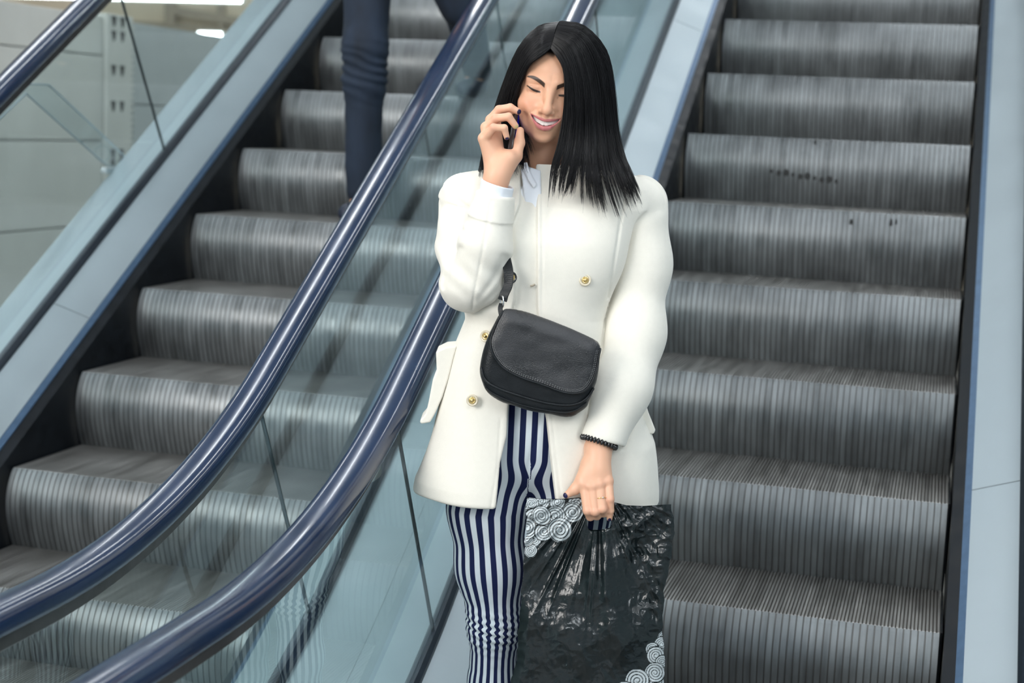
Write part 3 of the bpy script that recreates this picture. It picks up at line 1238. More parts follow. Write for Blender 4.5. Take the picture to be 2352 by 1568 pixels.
RIGHT = [
    [(1265, 111, .1185), (1279, 130, .1255), (1294, 160, .128), (1298, 215, .128), (1294, 275, .126), (1284, 335, .130), (1270, 390, .146), (1266, 466, .156)],
    [(1272, 88, .110), (1303, 112, .120), (1322, 160, .123), (1331, 220, .122), (1331, 300, .118), (1324, 365, .128), (1314, 415, .146), (1304, 458, .154)],
    [(1276, 72, .095), (1324, 92, .104), (1353, 148, .104), (1366, 220, .102), (1370, 300, .102), (1374, 375, .115), (1384, 430, .142), (1406, 508, .148)],
    [(1281, 58, .072), (1338, 74, .078), (1379, 135, .073), (1395, 210, .068), (1404, 300, .068), (1418, 370, .088), (1438, 420, .118), (1460, 484, .130)],
    [(1286, 50, .040), (1343, 64, .042), (1391, 120, .034), (1407, 200, .028), (1417, 300, .030), (1431, 360, .052), (1447, 402, .082), (1470, 462, .098)],
    [(1290, 48, .000), (1340, 60, -.012), (1389, 115, -.022), (1408, 200, -.030), (1417, 300, -.030), (1427, 355, -.018), (1440, 392, .004), (1452, 425, .030)],
    [(1290, 52, -.05), (1330, 75, -.085), (1370, 130, -.105), (1388, 220, -.115), (1394, 300, -.105), (1395, 380, -.095), (1400, 430, -.095)],
    [(1287, 60, -.075), (1287, 110, -.118), (1286, 220, -.132), (1285, 320, -.120), (1285, 400, -.108), (1285, 445, -.108)]]
LEFT = [
    [(1264, 111, .1185), (1246, 127, .1215), (1217, 148, .115), (1200, 182, .100), (1189, 215, .086), (1184, 250, .072), (1204, 300, .060), (1222, 345, .066), (1233, 404, .102)],
    [(1271, 88, .110), (1238, 102, .110), (1205, 140, .100), (1184, 185, .082), (1171, 230, .062), (1163, 290, .048), (1172, 350, .056), (1192, 402, .088)],
    [(1275, 71, .095), (1232, 82, .083), (1194, 125, .068), (1164, 190, .048), (1147, 250, .032), (1138, 310, .030), (1140, 370, .048), (1148, 425, .085)],
    [(1280, 57, .072), (1234, 66, .047), (1189, 115, .032), (1158, 190, .012), (1139, 250, .000), (1123, 310, .005), (1112, 370, .024), (1104, 428, .066)],
    [(1286, 49, .020), (1238, 62, -.010), (1194, 112, -.025), (1163, 190, -.040), (1143, 250, -.050), (1127, 310, -.050), (1116, 370, -.035), (1104, 412, .000)],
    [(1288, 54, -.05), (1240, 80, -.090), (1205, 140, -.110), (1185, 220, -.120), (1170, 300, -.112), (1166, 380, -.098), (1166, 430, -.098)],
    [(1287, 60, -.075), (1287, 110, -.118), (1286, 220, -.132), (1285, 320, -.120), (1285, 400, -.108), (1285, 445, -.108)]]
GR, GL = np.array([G_(g) for g in RIGHT]), np.array([G_(g) for g in LEFT])


def hair_at(Gd, u):
    """interpolated strand paths for parameters u in [0, 1]"""
    m = len(Gd)
    E = np.concatenate([2 * Gd[:1] - Gd[1:2], Gd, 2 * Gd[-1:] - Gd[-2:-1]])
    t = np.clip(u, 0, 1) * (m - 1) * (1 - 1e-9)
    i = t.astype(int)
    f = (t - i)[:, None, None]
    p0, p1, p2, p3 = E[i], E[i + 1], E[i + 2], E[i + 3]
    return 0.5 * (2 * p1 + (p2 - p0) * f + (2 * p0 - 5 * p1 + 4 * p2 - p3) * f ** 2 + (3 * p1 - p0 - 3 * p2 + p3) * f ** 3)


HAIRC = from_head((0, -.02, .02))


def tubes(P, R, sides=3):
    """P (n, m, 3) paths with radii R (n, m) -> triangular tubes"""
    n, m, _ = P.shape
    T = np.gradient(P, axis=1)
    T /= np.linalg.norm(T, axis=2)[..., None] + 1e-9
    out = P - HAIRC
    S = np.cross(T, out)
    S /= np.linalg.norm(S, axis=2)[..., None] + 1e-9
    U = np.cross(S, T)
    V = np.stack([P + R[..., None] * (math.cos(a) * U + math.sin(a) * S) for a in (0.5 * math.pi + 2 * math.pi * k / sides for k in range(sides))], 2)
    I = np.arange(n * m * sides).reshape(n, m, sides)
    F = []
    for k in range(sides):
        l = (k + 1) % sides
        F.append(np.stack([I[:, :-1, k], I[:, :-1, l], I[:, 1:, l], I[:, 1:, k]], -1).reshape(-1, 4))
    return V.reshape(-1, 3), np.vstack(F)


hv, hf = [], []
nv = 0
for Gd, N_, seed in ((GR, 4600, 1), (GL, 3800, 2)):
    r_ = np.random.default_rng(seed)
    # inner sheet that closes the hair
    us = np.linspace(0.0, 1, 40)
    P = hair_at(Gd, us)
    inn = HAIRC - P
    inn /= np.linalg.norm(inn, axis=2)[..., None]
    P = P + inn * np.array([.004] * 8 + [.006] * 14)[None, :, None]
    P = P[:, :16]
    I = np.arange(40 * 16).reshape(40, 16)
    hv.append(P.reshape(-1, 3))
    hf.append(np.stack([I[:-1, :-1], I[1:, :-1], I[1:, 1:], I[:-1, 1:]], -1).reshape(-1, 4) + nv)
    nv += 40 * 16
    # strands, gathered in locks that separate towards the tips
    nl = 84
    lock_u = np.sort(r_.uniform(0, 1, nl))
    lid = r_.integers(0, nl, N_)
    u = np.clip(lock_u[lid] + r_.normal(0, .012, N_), 0, 1)
    front = r_.uniform(0, 1, N_) < .34
    u = np.where(front, u * .5, u)
    P = hair_at(Gd, u)
    s = np.linspace(0, 1, 22)[None, :]
    # pull each strand towards its lock's centre line at the tip
    Lc = hair_at(Gd, np.where(front, lock_u[lid] * .5, lock_u[lid]))
    w = (.90 * np.clip((s - .55) / .42, 0, 1) ** 1.3)[..., None]
    P = P * (1 - w) + Lc * w
    lo_ = r_.normal(0, 1, (nl, 3)) * np.array([.0065, .005, .0])
    P = P + lo_[lid][:, None, :] * (np.clip((s - .3) / .7, 0, 1) ** 1.6)[..., None]
    dep = r_.uniform(-.0055, .0022, N_)
    out = P - HAIRC
    out /= np.linalg.norm(out, axis=2)[..., None]
    P = P + out * (dep[:, None] * np.clip(s * 5 + .15, 0, 1))[..., None]
    ph, am = r_.uniform(0, 6.28, N_), r_.uniform(.0003, .0014, N_)
    P[..., 0] += am[:, None] * np.sin(s * 5 + ph[:, None]) * s
    # ragged lengths
    ln = np.clip(1 - np.abs(r_.normal(0, .07, nl))[lid] - np.abs(r_.normal(0, .055, N_)), .55, 1.0)
    ln = np.where(r_.uniform(0, 1, N_) < .02, ln * 1.0 + .04, ln)
    tt = s * ln[:, None] * 21
    i0 = np.minimum(tt.astype(int), 20)
    f = (tt - i0)[..., None]
    k = np.arange(N_)[:, None]
    P = P[k, i0] * (1 - f) + P[k, i0 + 1] * f
    # loose flyaways
    fly = r_.uniform(0, 1, N_) < .012
    P = P + np.where(fly, 1, 0)[:, None, None] * out * (.012 * s ** 2)[..., None]
    R = r_.uniform(.00028, .00050, N_)[:, None] * (1 - .75 * np.clip((s - .7) / .3, 0, 1))
    V, F = tubes(P, R)
    hv.append(V)
    hf.append(F + nv)
    nv += len(V)
fig_obj('hair', np.vstack(hv), np.vstack(hf), M['hair'], woman)

# ---- coat ---------------------------------------------------------------
ROWS = [(430, 1085, 1455, .075, -.005), (470, 1078, 1465, .098, .0), (550, 1082, 1424, .118, .004), (640, 1092, 1400, .118, .006), (720, 1074, 1386, .120, .008), (800, 1042, 1394, .128, .010), (900, 1014, 1446, .140, .010), (1000, 986, 1480, .150, .010), (1105, 950, 1491, .158, .010), (1180, 940, 1494, .160, .010)]
TC = np.array([Lp(1240, r[0], 0)[2] for r in ROWS])[::-1]
_l = np.array([Lp(r[1], r[0], 0)[0] for r in ROWS])[::-1]
_r = np.array([Lp(r[2], r[0], 0)[0] for r in ROWS])[::-1]
TCX, THW = (_l + _r) / 2, (_r - _l) / 2
THD = np.array([r[3] for r in ROWS])[::-1]
TBC = np.array([r[4] for r in ROWS])[::-1]


def interp_px(rows, b):
    """column position as a function of height from (row, column) pixel pairs on the plane at depth b"""
    pts = [Lp(x, y, b) for y, x in rows]
    c = np.array([p[2] for p in pts])[::-1]
    a = np.array([p[0] for p in pts])[::-1]
    return lambda z: np.interp(z, c, a)


def torso_q(P, grow=0.0):
    c = P[:, 2]
    cx, hw, hd, bc = (np.interp(c, TC, t).astype(np.float32) for t in (TCX, THW, THD, TBC))
    hw, hd = hw + grow, hd + grow
    x, y = np.abs(P[:, 0] - cx) / hw, np.abs(P[:, 1] - bc) / hd
    q = (x ** 2.5 + y ** 2.5) ** (1 / 2.5)
    return (q - 1) * np.minimum(hw, hd) * .9


edgeR = interp_px([(380, 1233), (700, 1233), (960, 1254), (1165, 1277)], .14)
edgeL = interp_px([(375, 1200), (470, 1196), (530, 1172), (560, 1166), (600, 1178), (640, 1188), (690, 1184), (720, 1176)], .135)
vL = interp_px([(370, 1200), (385, 1208), (430, 1217), (480, 1230)], .12)
vR = interp_px([(370, 1231), (480, 1232)], .12)
wL = interp_px([(760, 1206), (900, 1172), (940, 1168), (1000, 1165), (1060, 1150), (1170, 1140)], .14)
wR = interp_px([(760, 1207), (900, 1240), (960, 1254), (1050, 1263), (1170, 1278)], .14)
cV, cW, cH = Lp(1240, 478, .12)[2], Lp(1240, 800, .14)[2], Lp(1000, 1126, 0.0)[2]
COLTOP, COLBOT = Lp(1240, 388, .075)[2], Lp(1240, 462, .0)[2]
SL_ = [Lp(1070, 470, -.004), Lp(1071, 560, .035), Lp(1078, 648, .092)]
SF_ = [Lp(1078, 648, .092), Lp(1094, 640, .118), Lp(1115, 560, .142), Lp(1137, 452, .152)]
SR_ = [Lp(1468, 466, -.004), Lp(1469, 610, .004), Lp(1454, 765, .038), Lp(1421, 895, .105), Lp(1384, 1006, .152)]
cutL = (SF_[-1] - SF_[-2]) / np.linalg.norm(SF_[-1] - SF_[-2])
cutR = (SR_[-1] - SR_[-2]) / np.linalg.norm(SR_[-1] - SR_[-2]) + np.array([0.0, 0.0, -0.8])
cutR /= np.linalg.norm(cutR)
f32 = lambda v: np.asarray(v, np.float32)
SH1, SH2, SH3, SH4 = Lp(1195, 440, -.01), Lp(1068, 458, -.004), Lp(1320, 436, -.01), Lp(1466, 460, -.004)
BU1, BU2 = Lp(1180, 570, .075), Lp(1335, 575, .075)
CR1, CR2, CR3 = Lp(1075, 640, .12), Lp(1150, 560, .18), Lp(1120, 690, .15)


SLEEVE_LINES = [([Lp(u, v, .19) for u, v in L], dp, wd) for L, dp, wd in (
    ([(1128, 462), (1112, 560), (1096, 640), (1082, 716)], .0022, .0030),
    ([(1018, 478), (1045, 500), (1074, 512)], .0035, .0090), ([(1012, 520), (1040, 530), (1062, 530)], .0040, .0070),
    ([(1014, 665), (1030, 615), (1056, 572)], .0045, .0065), ([(1160, 592), (1136, 640), (1100, 690)], .0035, .0080),
    ([(1164, 640), (1140, 672), (1110, 700)], .0030, .0070))]
FRONT_LINES = [([Lp(u, v, .13) for u, v in L], dp, wd) for L, dp, wd in (
    ([(1441, 440), (1425, 520), (1410, 610), (1398, 690)], .0030, .0032), ([(1246, 395), (1245, 700), (1268, 960), (1290, 1150)], .0014, .0030),
    ([(1150, 960), (1144, 1060), (1128, 1160)], .0014, .0030))]


def line_dist(P, pts):
    d = None
    for p, q in zip(pts[:-1], pts[1:]):
        ex, ez = q[0] - p[0], q[2] - p[2]
        wx, wz = P[:, 0] - p[0], P[:, 2] - p[2]
        h = np.clip((wx * ex + wz * ez) / (ex * ex + ez * ez), 0, 1)
        e = np.hypot(wx - h * ex, wz - h * ez)
        d = e if d is None else np.minimum(d, e)
    return d.astype(np.float32)


def coat_sdf(P):
    a, b, c = P[:, 0], P[:, 1], P[:, 2]
    t = torso_q(P)
    t = smax(t, c - np.float32(Lp(1240, 428, 0)[2]), .03)
    t = smin(t, sd_cone(P, SH1, SH2, .050, .049), .035)
    t = smin(t, sd_cone(P, SH3, SH4, .050, .050), .035)
    t = smin(t, sd_ell(P, BU1, (.075, .052, .085)), .05)
    t = smin(t, sd_ell(P, BU2, (.075, .052, .085)), .05)
    # stand collar
    rr = np.sqrt(((a - NC[0]) / 1.06) ** 2 + (b - NC[1] + .0) ** 2)
    lean = np.clip((c - COLBOT) / (COLTOP - COLBOT), -1, 1.5)
    ring = np.maximum(np.maximum(np.abs(rr - (.084 - .006 * lean)) - .0065, c - COLTOP + .012 * np.clip(-b / .08, -1, 1)), COLBOT - .05 - c)
    neckcut = np.maximum(rr - (.078 - .006 * lean), COLBOT - .02 - c)
    # soft vertical folds of the skirt and the creases of the cloth
    low = smooth01(-c, -Lp(1240, 780, 0)[2], -Lp(1240, 1000, 0)[2])
    t = t + .004 * low * np.sin(a * 34 + 1.0) * (np.abs(b) < .3)
    t = t - .0025 * vnoise(a + .5 * c, c, 5, .10, .16)
    # edge of the right-hand front lying over the other, and the turned lapel
    er, el = edgeR(c).astype(np.float32), edgeL(c).astype(np.float32)
    fr = (b > .02)
    t = t - .0105 * fr * smooth01(a, er - .003, er + .004)
    for ln, dpt, wd in FRONT_LINES:
        t = t + dpt * fr * np.exp(-(line_dist(P, ln) / wd) ** 2)
    lap = fr * smooth01(c, Lp(1240, 760, .13)[2], Lp(1240, 715, .13)[2])
    t = t - .012 * lap * smooth01(-a, -(el + .001), -(el - .004))
    t = smin(t, ring, .018)
    t = smax(t, -neckcut, .004)
    vcut = np.maximum(np.maximum(vL(c).astype(np.float32) - a, a - vR(c).astype(np.float32)), np.maximum(.035 - b, cV - c))
    t = smax(t, -vcut, .006)
    inner = torso_q(P, -.014)
    t = smax(t, -np.maximum(inner, c - np.float32(cW)), .004)
    wcut = np.maximum(np.maximum(wL(c).astype(np.float32) - a, a - wR(c).astype(np.float32)), np.maximum(.0 - b, c - cW))
    t = smax(t, -wcut, .008)
    t = smax(t, cH - c + .010 * smooth01(-b, -.05, .1), .010)
    # sleeves
    s1 = smin(sd_chain(P, SL_, [.060, .061, .060], .03), sd_chain(P, SF_, [.060, .058, .053, .0395], .03), .022)
    u1 = (P - f32(SF_[-1])) @ f32(cutL)
    dd = P - f32(CR1)
    s1 = s1 + .0045 * np.exp(-((c - CR1[2] - .35 * (a - CR1[0])) / .045) ** 2) * np.sin((c + .75 * a) * 130) * .22
    s1 = s1 + .0028 * vnoise(a * 1.0 + c, c - a, 9, .035, .09)
    rim1 = np.maximum(np.abs(sd_cone(P, SF_[-2], SF_[-1], .053, .0385)) - .004, np.abs(u1 + .018) - .026)
    s1 = s1 - .0035 * smooth01(u1, -.050, -.046)
    for ln, dpt, wd in SLEEVE_LINES:
        s1 = s1 + dpt * np.exp(-(line_dist(P, ln) / wd) ** 2) * (b > ln[0][1] - .07)
    s1 = smax(s1, u1 - .008, .006)
    s1 = smax(s1, -np.maximum(sd_cone(P, SF_[-2], SF_[-1], .047, .0325), -.030 - u1), .004)
    s2 = sd_chain(P, SR_, [.062, .0610, .0650, .0625, .0520], .05)
    s2 = s2 + .0030 * vnoise(a + .3 * c, c + .5 * a, 13, .06, .12)
    u2 = (P - f32(SR_[-1])) @ f32(cutR)
    s2 = smax(s2, u2 - .010, .006)
    s2 = smax(s2, -np.maximum(sd_cone(P, SR_[-2], SR_[-1], .054, .044), -.040 - u2), .004)
    d = smin(t, s1, .010) + .0050 * np.exp(-((t - s1) / .005) ** 2)
    d = smin(d, s2, .006) + .0060 * np.exp(-((t - s2) / .005) ** 2)
    # armhole seams
    return d


CV, CF = snet(coat_sdf, (-.36, -.20, cH - .03), (.36, .25, COLTOP + .03), .0027)
coat = fig_obj('coat', CV, CF, M['coat'], woman)


def raw_fig(V):
    return Lw(np.asarray(V))


def fig_dirs():
    return AX, -FH, np.array([0, 0, 1.0])


def extrude_px(name, poly, b0, b1, mat, parent, bev=.003, bfun=None):
    """plate with a pixel outline, given real depth between b0 (front) and b1 (back)"""
    V = [Lp(u, v, b0 + (bfun(u, v) if bfun else 0)) for u, v in poly] + [Lp(u, v, b0 + (bfun(u, v) if bfun else 0)) * np.array([1, 0, 1]) + np.array([0, b1 + (bfun(u, v) if bfun else 0), 0]) for u, v in poly]
    n = len(poly)
    F = [tuple(range(n)), tuple(range(n, 2 * n))[::-1]] + [(i, i + n, (i + 1) % n + n, (i + 1) % n) for i in range(n)]
    o = fig_obj(name, V, F, mat, parent, smooth=False)
    bm = bmesh.new()
    bm.from_mesh(o.data)
    bmesh.ops.recalc_face_normals(bm, faces=bm.faces)
    bm.to_mesh(o.data)
    bm.free()
    return bevel(o, bev, 3)


extrude_px('pocket_flap', [(1001, 808), (1024, 797), (1049, 795), (1042, 820), (1030, 868), (1016, 912), (1000, 948), (988, 970), (966, 974), (964, 966), (978, 950), (985, 920), (994, 872), (1003, 850)], .062, -.03, M['coat'], coat, .004)
extrude_px('pocket_flap', [(1470, 915), (1481, 918), (1490, 948), (1506, 988), (1502, 997), (1484, 996), (1472, 980), (1464, 940)], .06, -.03, M['coat'], coat, .004)


def button(u, v, b, tilt=0.0, dark=False):
    P = Lp(u, v, b)
    n = np.array([tilt, math.sqrt(1 - tilt * tilt), 0.10])
    n /= np.linalg.norm(n)
    e1 = np.cross(n, (0, 0, 1.0))
    e1 /= np.linalg.norm(e1)
    e2 = np.cross(e1, n)

    def lathe(prof, nn=24):
        V = [P + n * h + r * (math.cos(2 * math.pi * k / nn) * e1 + math.sin(2 * math.pi * k / nn) * e2) for r, h in prof for k in range(nn)]
        F = []
        for i in range(len(prof) - 1):
            for k in range(nn):
                l = (k + 1) % nn
                F.append((i * nn + k, (i + 1) * nn + k, (i + 1) * nn + l, i * nn + l))
        F.append(tuple((len(prof) - 1) * nn + k for k in range(nn))[::-1])
        return V, F
    V, F = lathe([(.0005, -.002), (.0125, -.002), (.0132, .001), (.0125, .0032), (.0108, .0040), (.0095, .0026), (.006, .0024), (.0005, .0024)])
    o = fig_obj('button', V, F, M['bead'] if dark else M['buttonrim'], coat)
    V, F = lathe([(.0078, .0022), (.0078, .0036), (.0066, .0042), (.0052, .0034), (.0044, .0036), (.0040, .0060), (.0024, .0078), (.0004, .0082)])
    fig_obj('button_centre', V, F, M['gold'], o)


button(1365, 417, .112)
button(1344, 643, .138)
button(1174, 637, .152, .5, True)
button(1116, 772, .128, -.5)
button(1085, 919, .148, -.15)

g = Geo()
g.tube([Wp(u, v, .1365) for u, v in ((1218, 657), (1223, 656), (1229, 653))], .0022, 8)
g.build('buttonhole', M['soffit'], coat, smooth=True)

# ---- shirt --------------------------------------------------------------
pc2 = lambda L, b: np.array([(Lp(u, v, b)[0], Lp(u, v, b)[2]) for u, v in L])
SHIRT2 = pc2([(1196, 388), (1216, 384), (1242, 392), (1244, 470), (1240, 520), (1218, 520), (1204, 450)], .09)
WING2 = pc2([(1203, 374), (1211, 372), (1216, 392), (1233, 424), (1226, 433), (1213, 414), (1203, 392)], .09)
SHIRT_T = np.float32(Lp(1220, 380, .08)[2])


def shirt_sdf(P):
    c = P[:, 2]
    t = torso_q(P, -.020)
    t = smin(t, sd_ell(P, Lp(1222, 500, .035), (.07, .055, .10)), .04)
    t = smax(t, c - np.float32(Lp(1240, 425, .07)[2]), .02)
    t = smax(t, np.float32(Lp(1240, 760, .07)[2]) - c, .02)
    sl = np.maximum(sd_poly(P[:, 0], c, SHIRT2), np.abs(P[:, 1] - (.066 + .28 * (SHIRT_T - c))) - .008)
    t = smin(t, sl, .006)
    wing = np.maximum(sd_poly(P[:, 0], c, WING2), np.abs(P[:, 1] - (.078 + .28 * (SHIRT_T - c))) - .004)
    t = smin(t, wing, .003)
    return t


def cuff_sdf(P):
    c = P[:, 2]
    u1 = (P - f32(SF_[-1])) @ f32(cutL)
    cf = sd_cone(P, SF_[-1] - cutL * .05, SF_[-1] + cutL * .034, .0335, .0350)
    cf = cf + .0012 * vnoise(P[:, 0], c, 21, .012, .03)
    cf = np.maximum(cf, -(cf + .0042))
    cf = smax(cf, u1 - .030 + .10 * (P[:, 0] - SF_[-1][0]), .003)
    cf = np.maximum(cf, -.02 - u1)
    u2 = (P - f32(SR_[-1])) @ f32(cutR)
    c2 = sd_cone(P, SR_[-1] - cutR * .05, SR_[-1] + cutR * .02, .0385, .0375)
    c2 = np.maximum(c2, -(c2 + .004))
    c2 = np.maximum(smax(c2, u2 - .013 - .15 * (P[:, 0] - SR_[-1][0]), .002), -.02 - u2)
    return np.minimum(cf, c2)


SV, SF2 = snet(shirt_sdf, (-.24, -.16, Lp(1240, 770, 0)[2]), (.24, .22, Lp(1240, 360, 0)[2]), .0030)
shirt = fig_obj('shirt', SV, SF2, M['shirt'], woman)
for p in (SF_[-1], SR_[-1]):
    v_, f_ = snet(cuff_sdf, p - .06, p + .06, .0016)
    fig_obj('cuff', v_, f_, M['shirt'], shirt)

# ---- trousers -------------------------------------------------------------
KNEE = Lp(1136, 1432, 0)[2]
CROTCH = Lp(1212, 1112, .05)


def trousers_sdf(P):
    c = P[:, 2]
    dl = sd_chain(P, LEGP['l'][0], LEGP['l'][1], .03)
    dr = sd_chain(P, LEGP['r'][0], LEGP['r'][1], .03)
    w = .0022 * np.exp(-((c - KNEE) / .045) ** 2)
    wr = np.sin((c + .15 * P[:, 0]) * 330) * w + .0012 * vnoise(P[:, 0] + c, c, 31, .03, .012) * np.exp(-((c - KNEE) / .12) ** 2)
    d = smin(dl + wr, dr + wr, .012)
    pv = sd_ell(P, PELV + np.array([.004, .0, .02]), (.170, .120, .165))
    pv = pv + .003 * np.exp(-((P[:, 0] - CROTCH[0] + .012 - .2 * (c - CROTCH[2])) / .004) ** 2) * (P[:, 1] > 0)
    d = smin(d, pv, .045)
    d = smax(d, c - np.float32(Lp(1240, 840, .1)[2]), .01)
    d = smax(d, np.float32(FOOT_Z + .10) - c, .004)
    return d


PV, PF = snet(trousers_sdf, (-.24, -.15, FOOT_Z + .08), (.24, .18, Lp(1240, 815, 0)[2]), .0042)


def stripe_of(P):
    a, b, c = P.T
    out = np.zeros(len(P))
    mid = CROTCH[0] + .12 * np.clip(c - CROTCH[2], 0, 1)
    cc = CROTCH[2]
    ca0 = {}
    for k in 'lr':
        pts = np.array(LEGP[k][0])
        o = np.argsort(pts[:, 2])
        ca0[k] = np.interp(cc, pts[o, 2], pts[o, 0])
    K = 21 / (2 * math.pi * .086)
    offr = (ca0['r'] - ca0['l']) * K
    up = smooth01(c, cc - .01, cc + .07)
    for k, sel, of in (('l', a < mid, 0.1), ('r', a >= mid, 0.1 + offr)):
        pts = np.array(LEGP[k][0])
        o = np.argsort(pts[:, 2])
        ca, cb = np.interp(c, pts[o, 2], pts[o, 0]), np.interp(c, pts[o, 2], pts[o, 1])
        ph = np.arctan2(a - ca, b - cb) * 21 / (2 * math.pi)
        lin = (a - ca0[k]) * K
        w = up * smooth01(b, .0, .03)
        out = np.where(sel, ph * (1 - w) + lin * w + of, out)
    out += .16 * np.exp(-((c - KNEE) / .03) ** 2) * np.sin(c * 420 + a * 60)
    return out + 30


fig_obj('trousers', PV, PF, M['stripe'], woman, attrs={'stripe': stripe_of(PV)})
for k in ('l', 'r'):
    an = LEGP[k][0][-1]

    def shoe_sdf(P, an=an):
        d = sd_cone(P, (an[0], an[1] - .02, FOOT_Z + .085), (an[0], an[1] + .12, FOOT_Z + .030), .036, .030)
        d = smin(d, sd_cone(P, (an[0], an[1] + .10, FOOT_Z + .028), (an[0], an[1] + .155, FOOT_Z + .024), .036, .020), .02)
        d = smin(d, sd_cone(P, an + np.array([0, 0, .02]), (an[0], an[1], FOOT_Z + .06), .042, .038), .02)
        heel = sd_cone(P, (an[0], an[1] - .03, FOOT_Z + .06), (an[0], an[1] - .03, FOOT_Z), .028, .022)
        d = smin(d, heel, .01)
        return smax(d, np.float32(FOOT_Z) - P[:, 2], .003)
    V, F = snet(shoe_sdf, (an[0] - .06, an[1] - .09, FOOT_Z - .02), (an[0] + .06, an[1] + .20, FOOT_Z + .19), .006)
    fig_obj('shoe', V, F, M['shoe'], woman)

# ---- bracelet and ring ------------------------------------------------------
bc0, bn = Lp(1376, 1015, .167), cutR
e1 = np.array([1.0, 0, 0]) - bn * bn[0]
e1 /= np.linalg.norm(e1)
e2 = np.cross(bn, e1)
ring_pts = [bc0 + .0375 * math.cos(t) * e1 + .0345 * math.sin(t) * e2 + bn * .004 * math.cos(t) for t in np.linspace(0, 2 * math.pi, 60, endpoint=False)]
g = Geo()
g.tube([Lw(p) for p in ring_pts], .0012, 6, closed=True)
brac = g.build('bracelet', M['bead'], woman, smooth=True)
sph = []
nb_ = 30
bm = bmesh.new()
bmesh.ops.create_uvsphere(bm, u_segments=10, v_segments=7, radius=1)
me_bead = bpy.data.meshes.new('bead')
bm.to_mesh(me_bead)
bm.free()
me_bead.polygons.foreach_set('use_smooth', np.ones(len(me_bead.polygons), dtype=bool))
me_bead.materials.append(M['bead'])
for k in range(nb_):
    t = 2 * math.pi * k / nb_
    p = bc0 + .0375 * math.cos(t) * e1 + .0345 * math.sin(t) * e2 + bn * .004 * math.cos(t)
    tang = -math.sin(t) * e1 + math.cos(t) * e2
    o = bpy.data.objects.new('bead', me_bead)
    COL.objects.link(o)
    o.parent = brac
    wd = lambda v: AX * v[0] - FH * v[1] + np.array([0, 0, 1.0]) * v[2]
    X_, Z_ = wd(tang), wd(bn)
    X_, Z_ = X_ / np.linalg.norm(X_), Z_ / np.linalg.norm(Z_)
    Z_ = Z_ - X_ * (X_ @ Z_)
    Z_ /= np.linalg.norm(Z_)
    Y_ = np.cross(Z_, X_)
    loc = Lw(p) - np.array(woman.location)
    R3 = np.stack([X_ * .0036, Y_ * .0052, Z_ * .0068], 1)
    o.matrix_local = Matrix([[*R3[i], loc[i]] for i in range(3)] + [[0, 0, 0, 1]])
rp0, rp1 = np.array(l_f['ring'][0]), np.array(l_f['ring'][1])
rc, rn = rp0 + (rp1 - rp0) * .58, (rp1 - rp0) / np.linalg.norm(rp1 - rp0)
f1 = np.array([1.0, 0, 0]) - rn * rn[0]
f1 /= np.linalg.norm(f1)
f2 = np.cross(rn, f1)
g = Geo()
g.tube([Lw(rc + .0116 * (math.cos(t) * f1 + math.sin(t) * f2)) for t in np.linspace(0, 2 * math.pi, 30, endpoint=False)], .0009, 6, closed=True)
rg = g.build('ring', M['gold'], woman, smooth=True)
g = Geo()
pc_ = Lw(rc + .0118 * f1 * .25 + f2 * .0122 * (1 if f2[1] > 0 else -1))
g.tube([pc_ + np.array([0, 0, -.0018]), pc_, pc_ + np.array([0, 0, .0018])], [.0008, .0022, .0008], 8)
g.build('stone', M['chrome'], rg, smooth=True)

# ================================================================== shoulder bag
hb_q = lambda L, b: np.array([(Lp(900 + u / 2.614, 600 + v / 2.614, b)[0], Lp(900 + u / 2.614, 600 + v / 2.614, b)[2]) for u, v in L])
HB_B, HB_T = .190, .034


def smooth_loop(P, n):
    P = np.asarray(P, float)
    m = len(P)
    t = np.linspace(0, m, n, endpoint=False)
    i = t.astype(int)
    f = (t - i)[:, None]
    g = lambda k: P[(i + k) % m]
    p0, p1, p2, p3 = g(-1), g(0), g(1), g(2)
    return 0.5 * (2 * p1 + (p2 - p0) * f + (2 * p0 - 5 * p1 + 4 * p2 - p3) * f ** 2 + (3 * p1 - p0 - 3 * p2 + p3) * f ** 3)


BODY2 = smooth_loop(hb_q([(672, 300), (780, 310), (960, 372), (1120, 438), (1235, 505), (1245, 640), (1215, 770), (1160, 890), (1070, 938), (940, 922), (780, 886), (640, 838), (570, 786), (532, 700), (530, 620), (560, 500), (610, 390)], HB_B + .02), 60)
FLAP2 = smooth_loop(hb_q([(684, 290), (790, 305), (950, 360), (1110, 425), (1245, 497), (1244, 580), (1222, 680), (1180, 755), (1120, 789), (1030, 784), (900, 738), (770, 694), (670, 640), (610, 565), (590, 485), (618, 395), (650, 330)], HB_B + .04), 60)


def bag_core(P):
    d2 = sd_poly(P[:, 0], P[:, 2], BODY2)
    r = .026
    qx, qy = d2 + r, np.abs(P[:, 1] - HB_B) - HB_T + r
    return np.sqrt(np.maximum(qx, 0) ** 2 + np.maximum(qy, 0) ** 2) + np.minimum(np.maximum(qx, qy), 0) - r


def bag_sdf(P):
    d = bag_core(P)
    d = d + .0022 * vnoise(P[:, 0] + .4 * P[:, 2], P[:, 2], 41, .06, .014) * smooth01(-P[:, 2], -(BODY2[:, 1].min() + .10), -(BODY2[:, 1].min() + .02))
    return d


def flap_sdf(P):
    d2 = sd_poly(P[:, 0], P[:, 2], FLAP2)
    lift = .0065 + .004 * smooth01(-P[:, 2], -(BODY2[:, 1].min() + .12), -(BODY2[:, 1].min() + .05))
    d = np.abs(bag_core(P) - lift) - .0022
    d = d + .0010 * vnoise(P[:, 0], P[:, 2], 43, .035, .02)
    d = smax(d, d2, .003)
    return np.maximum(d, HB_B + .004 - P[:, 1])


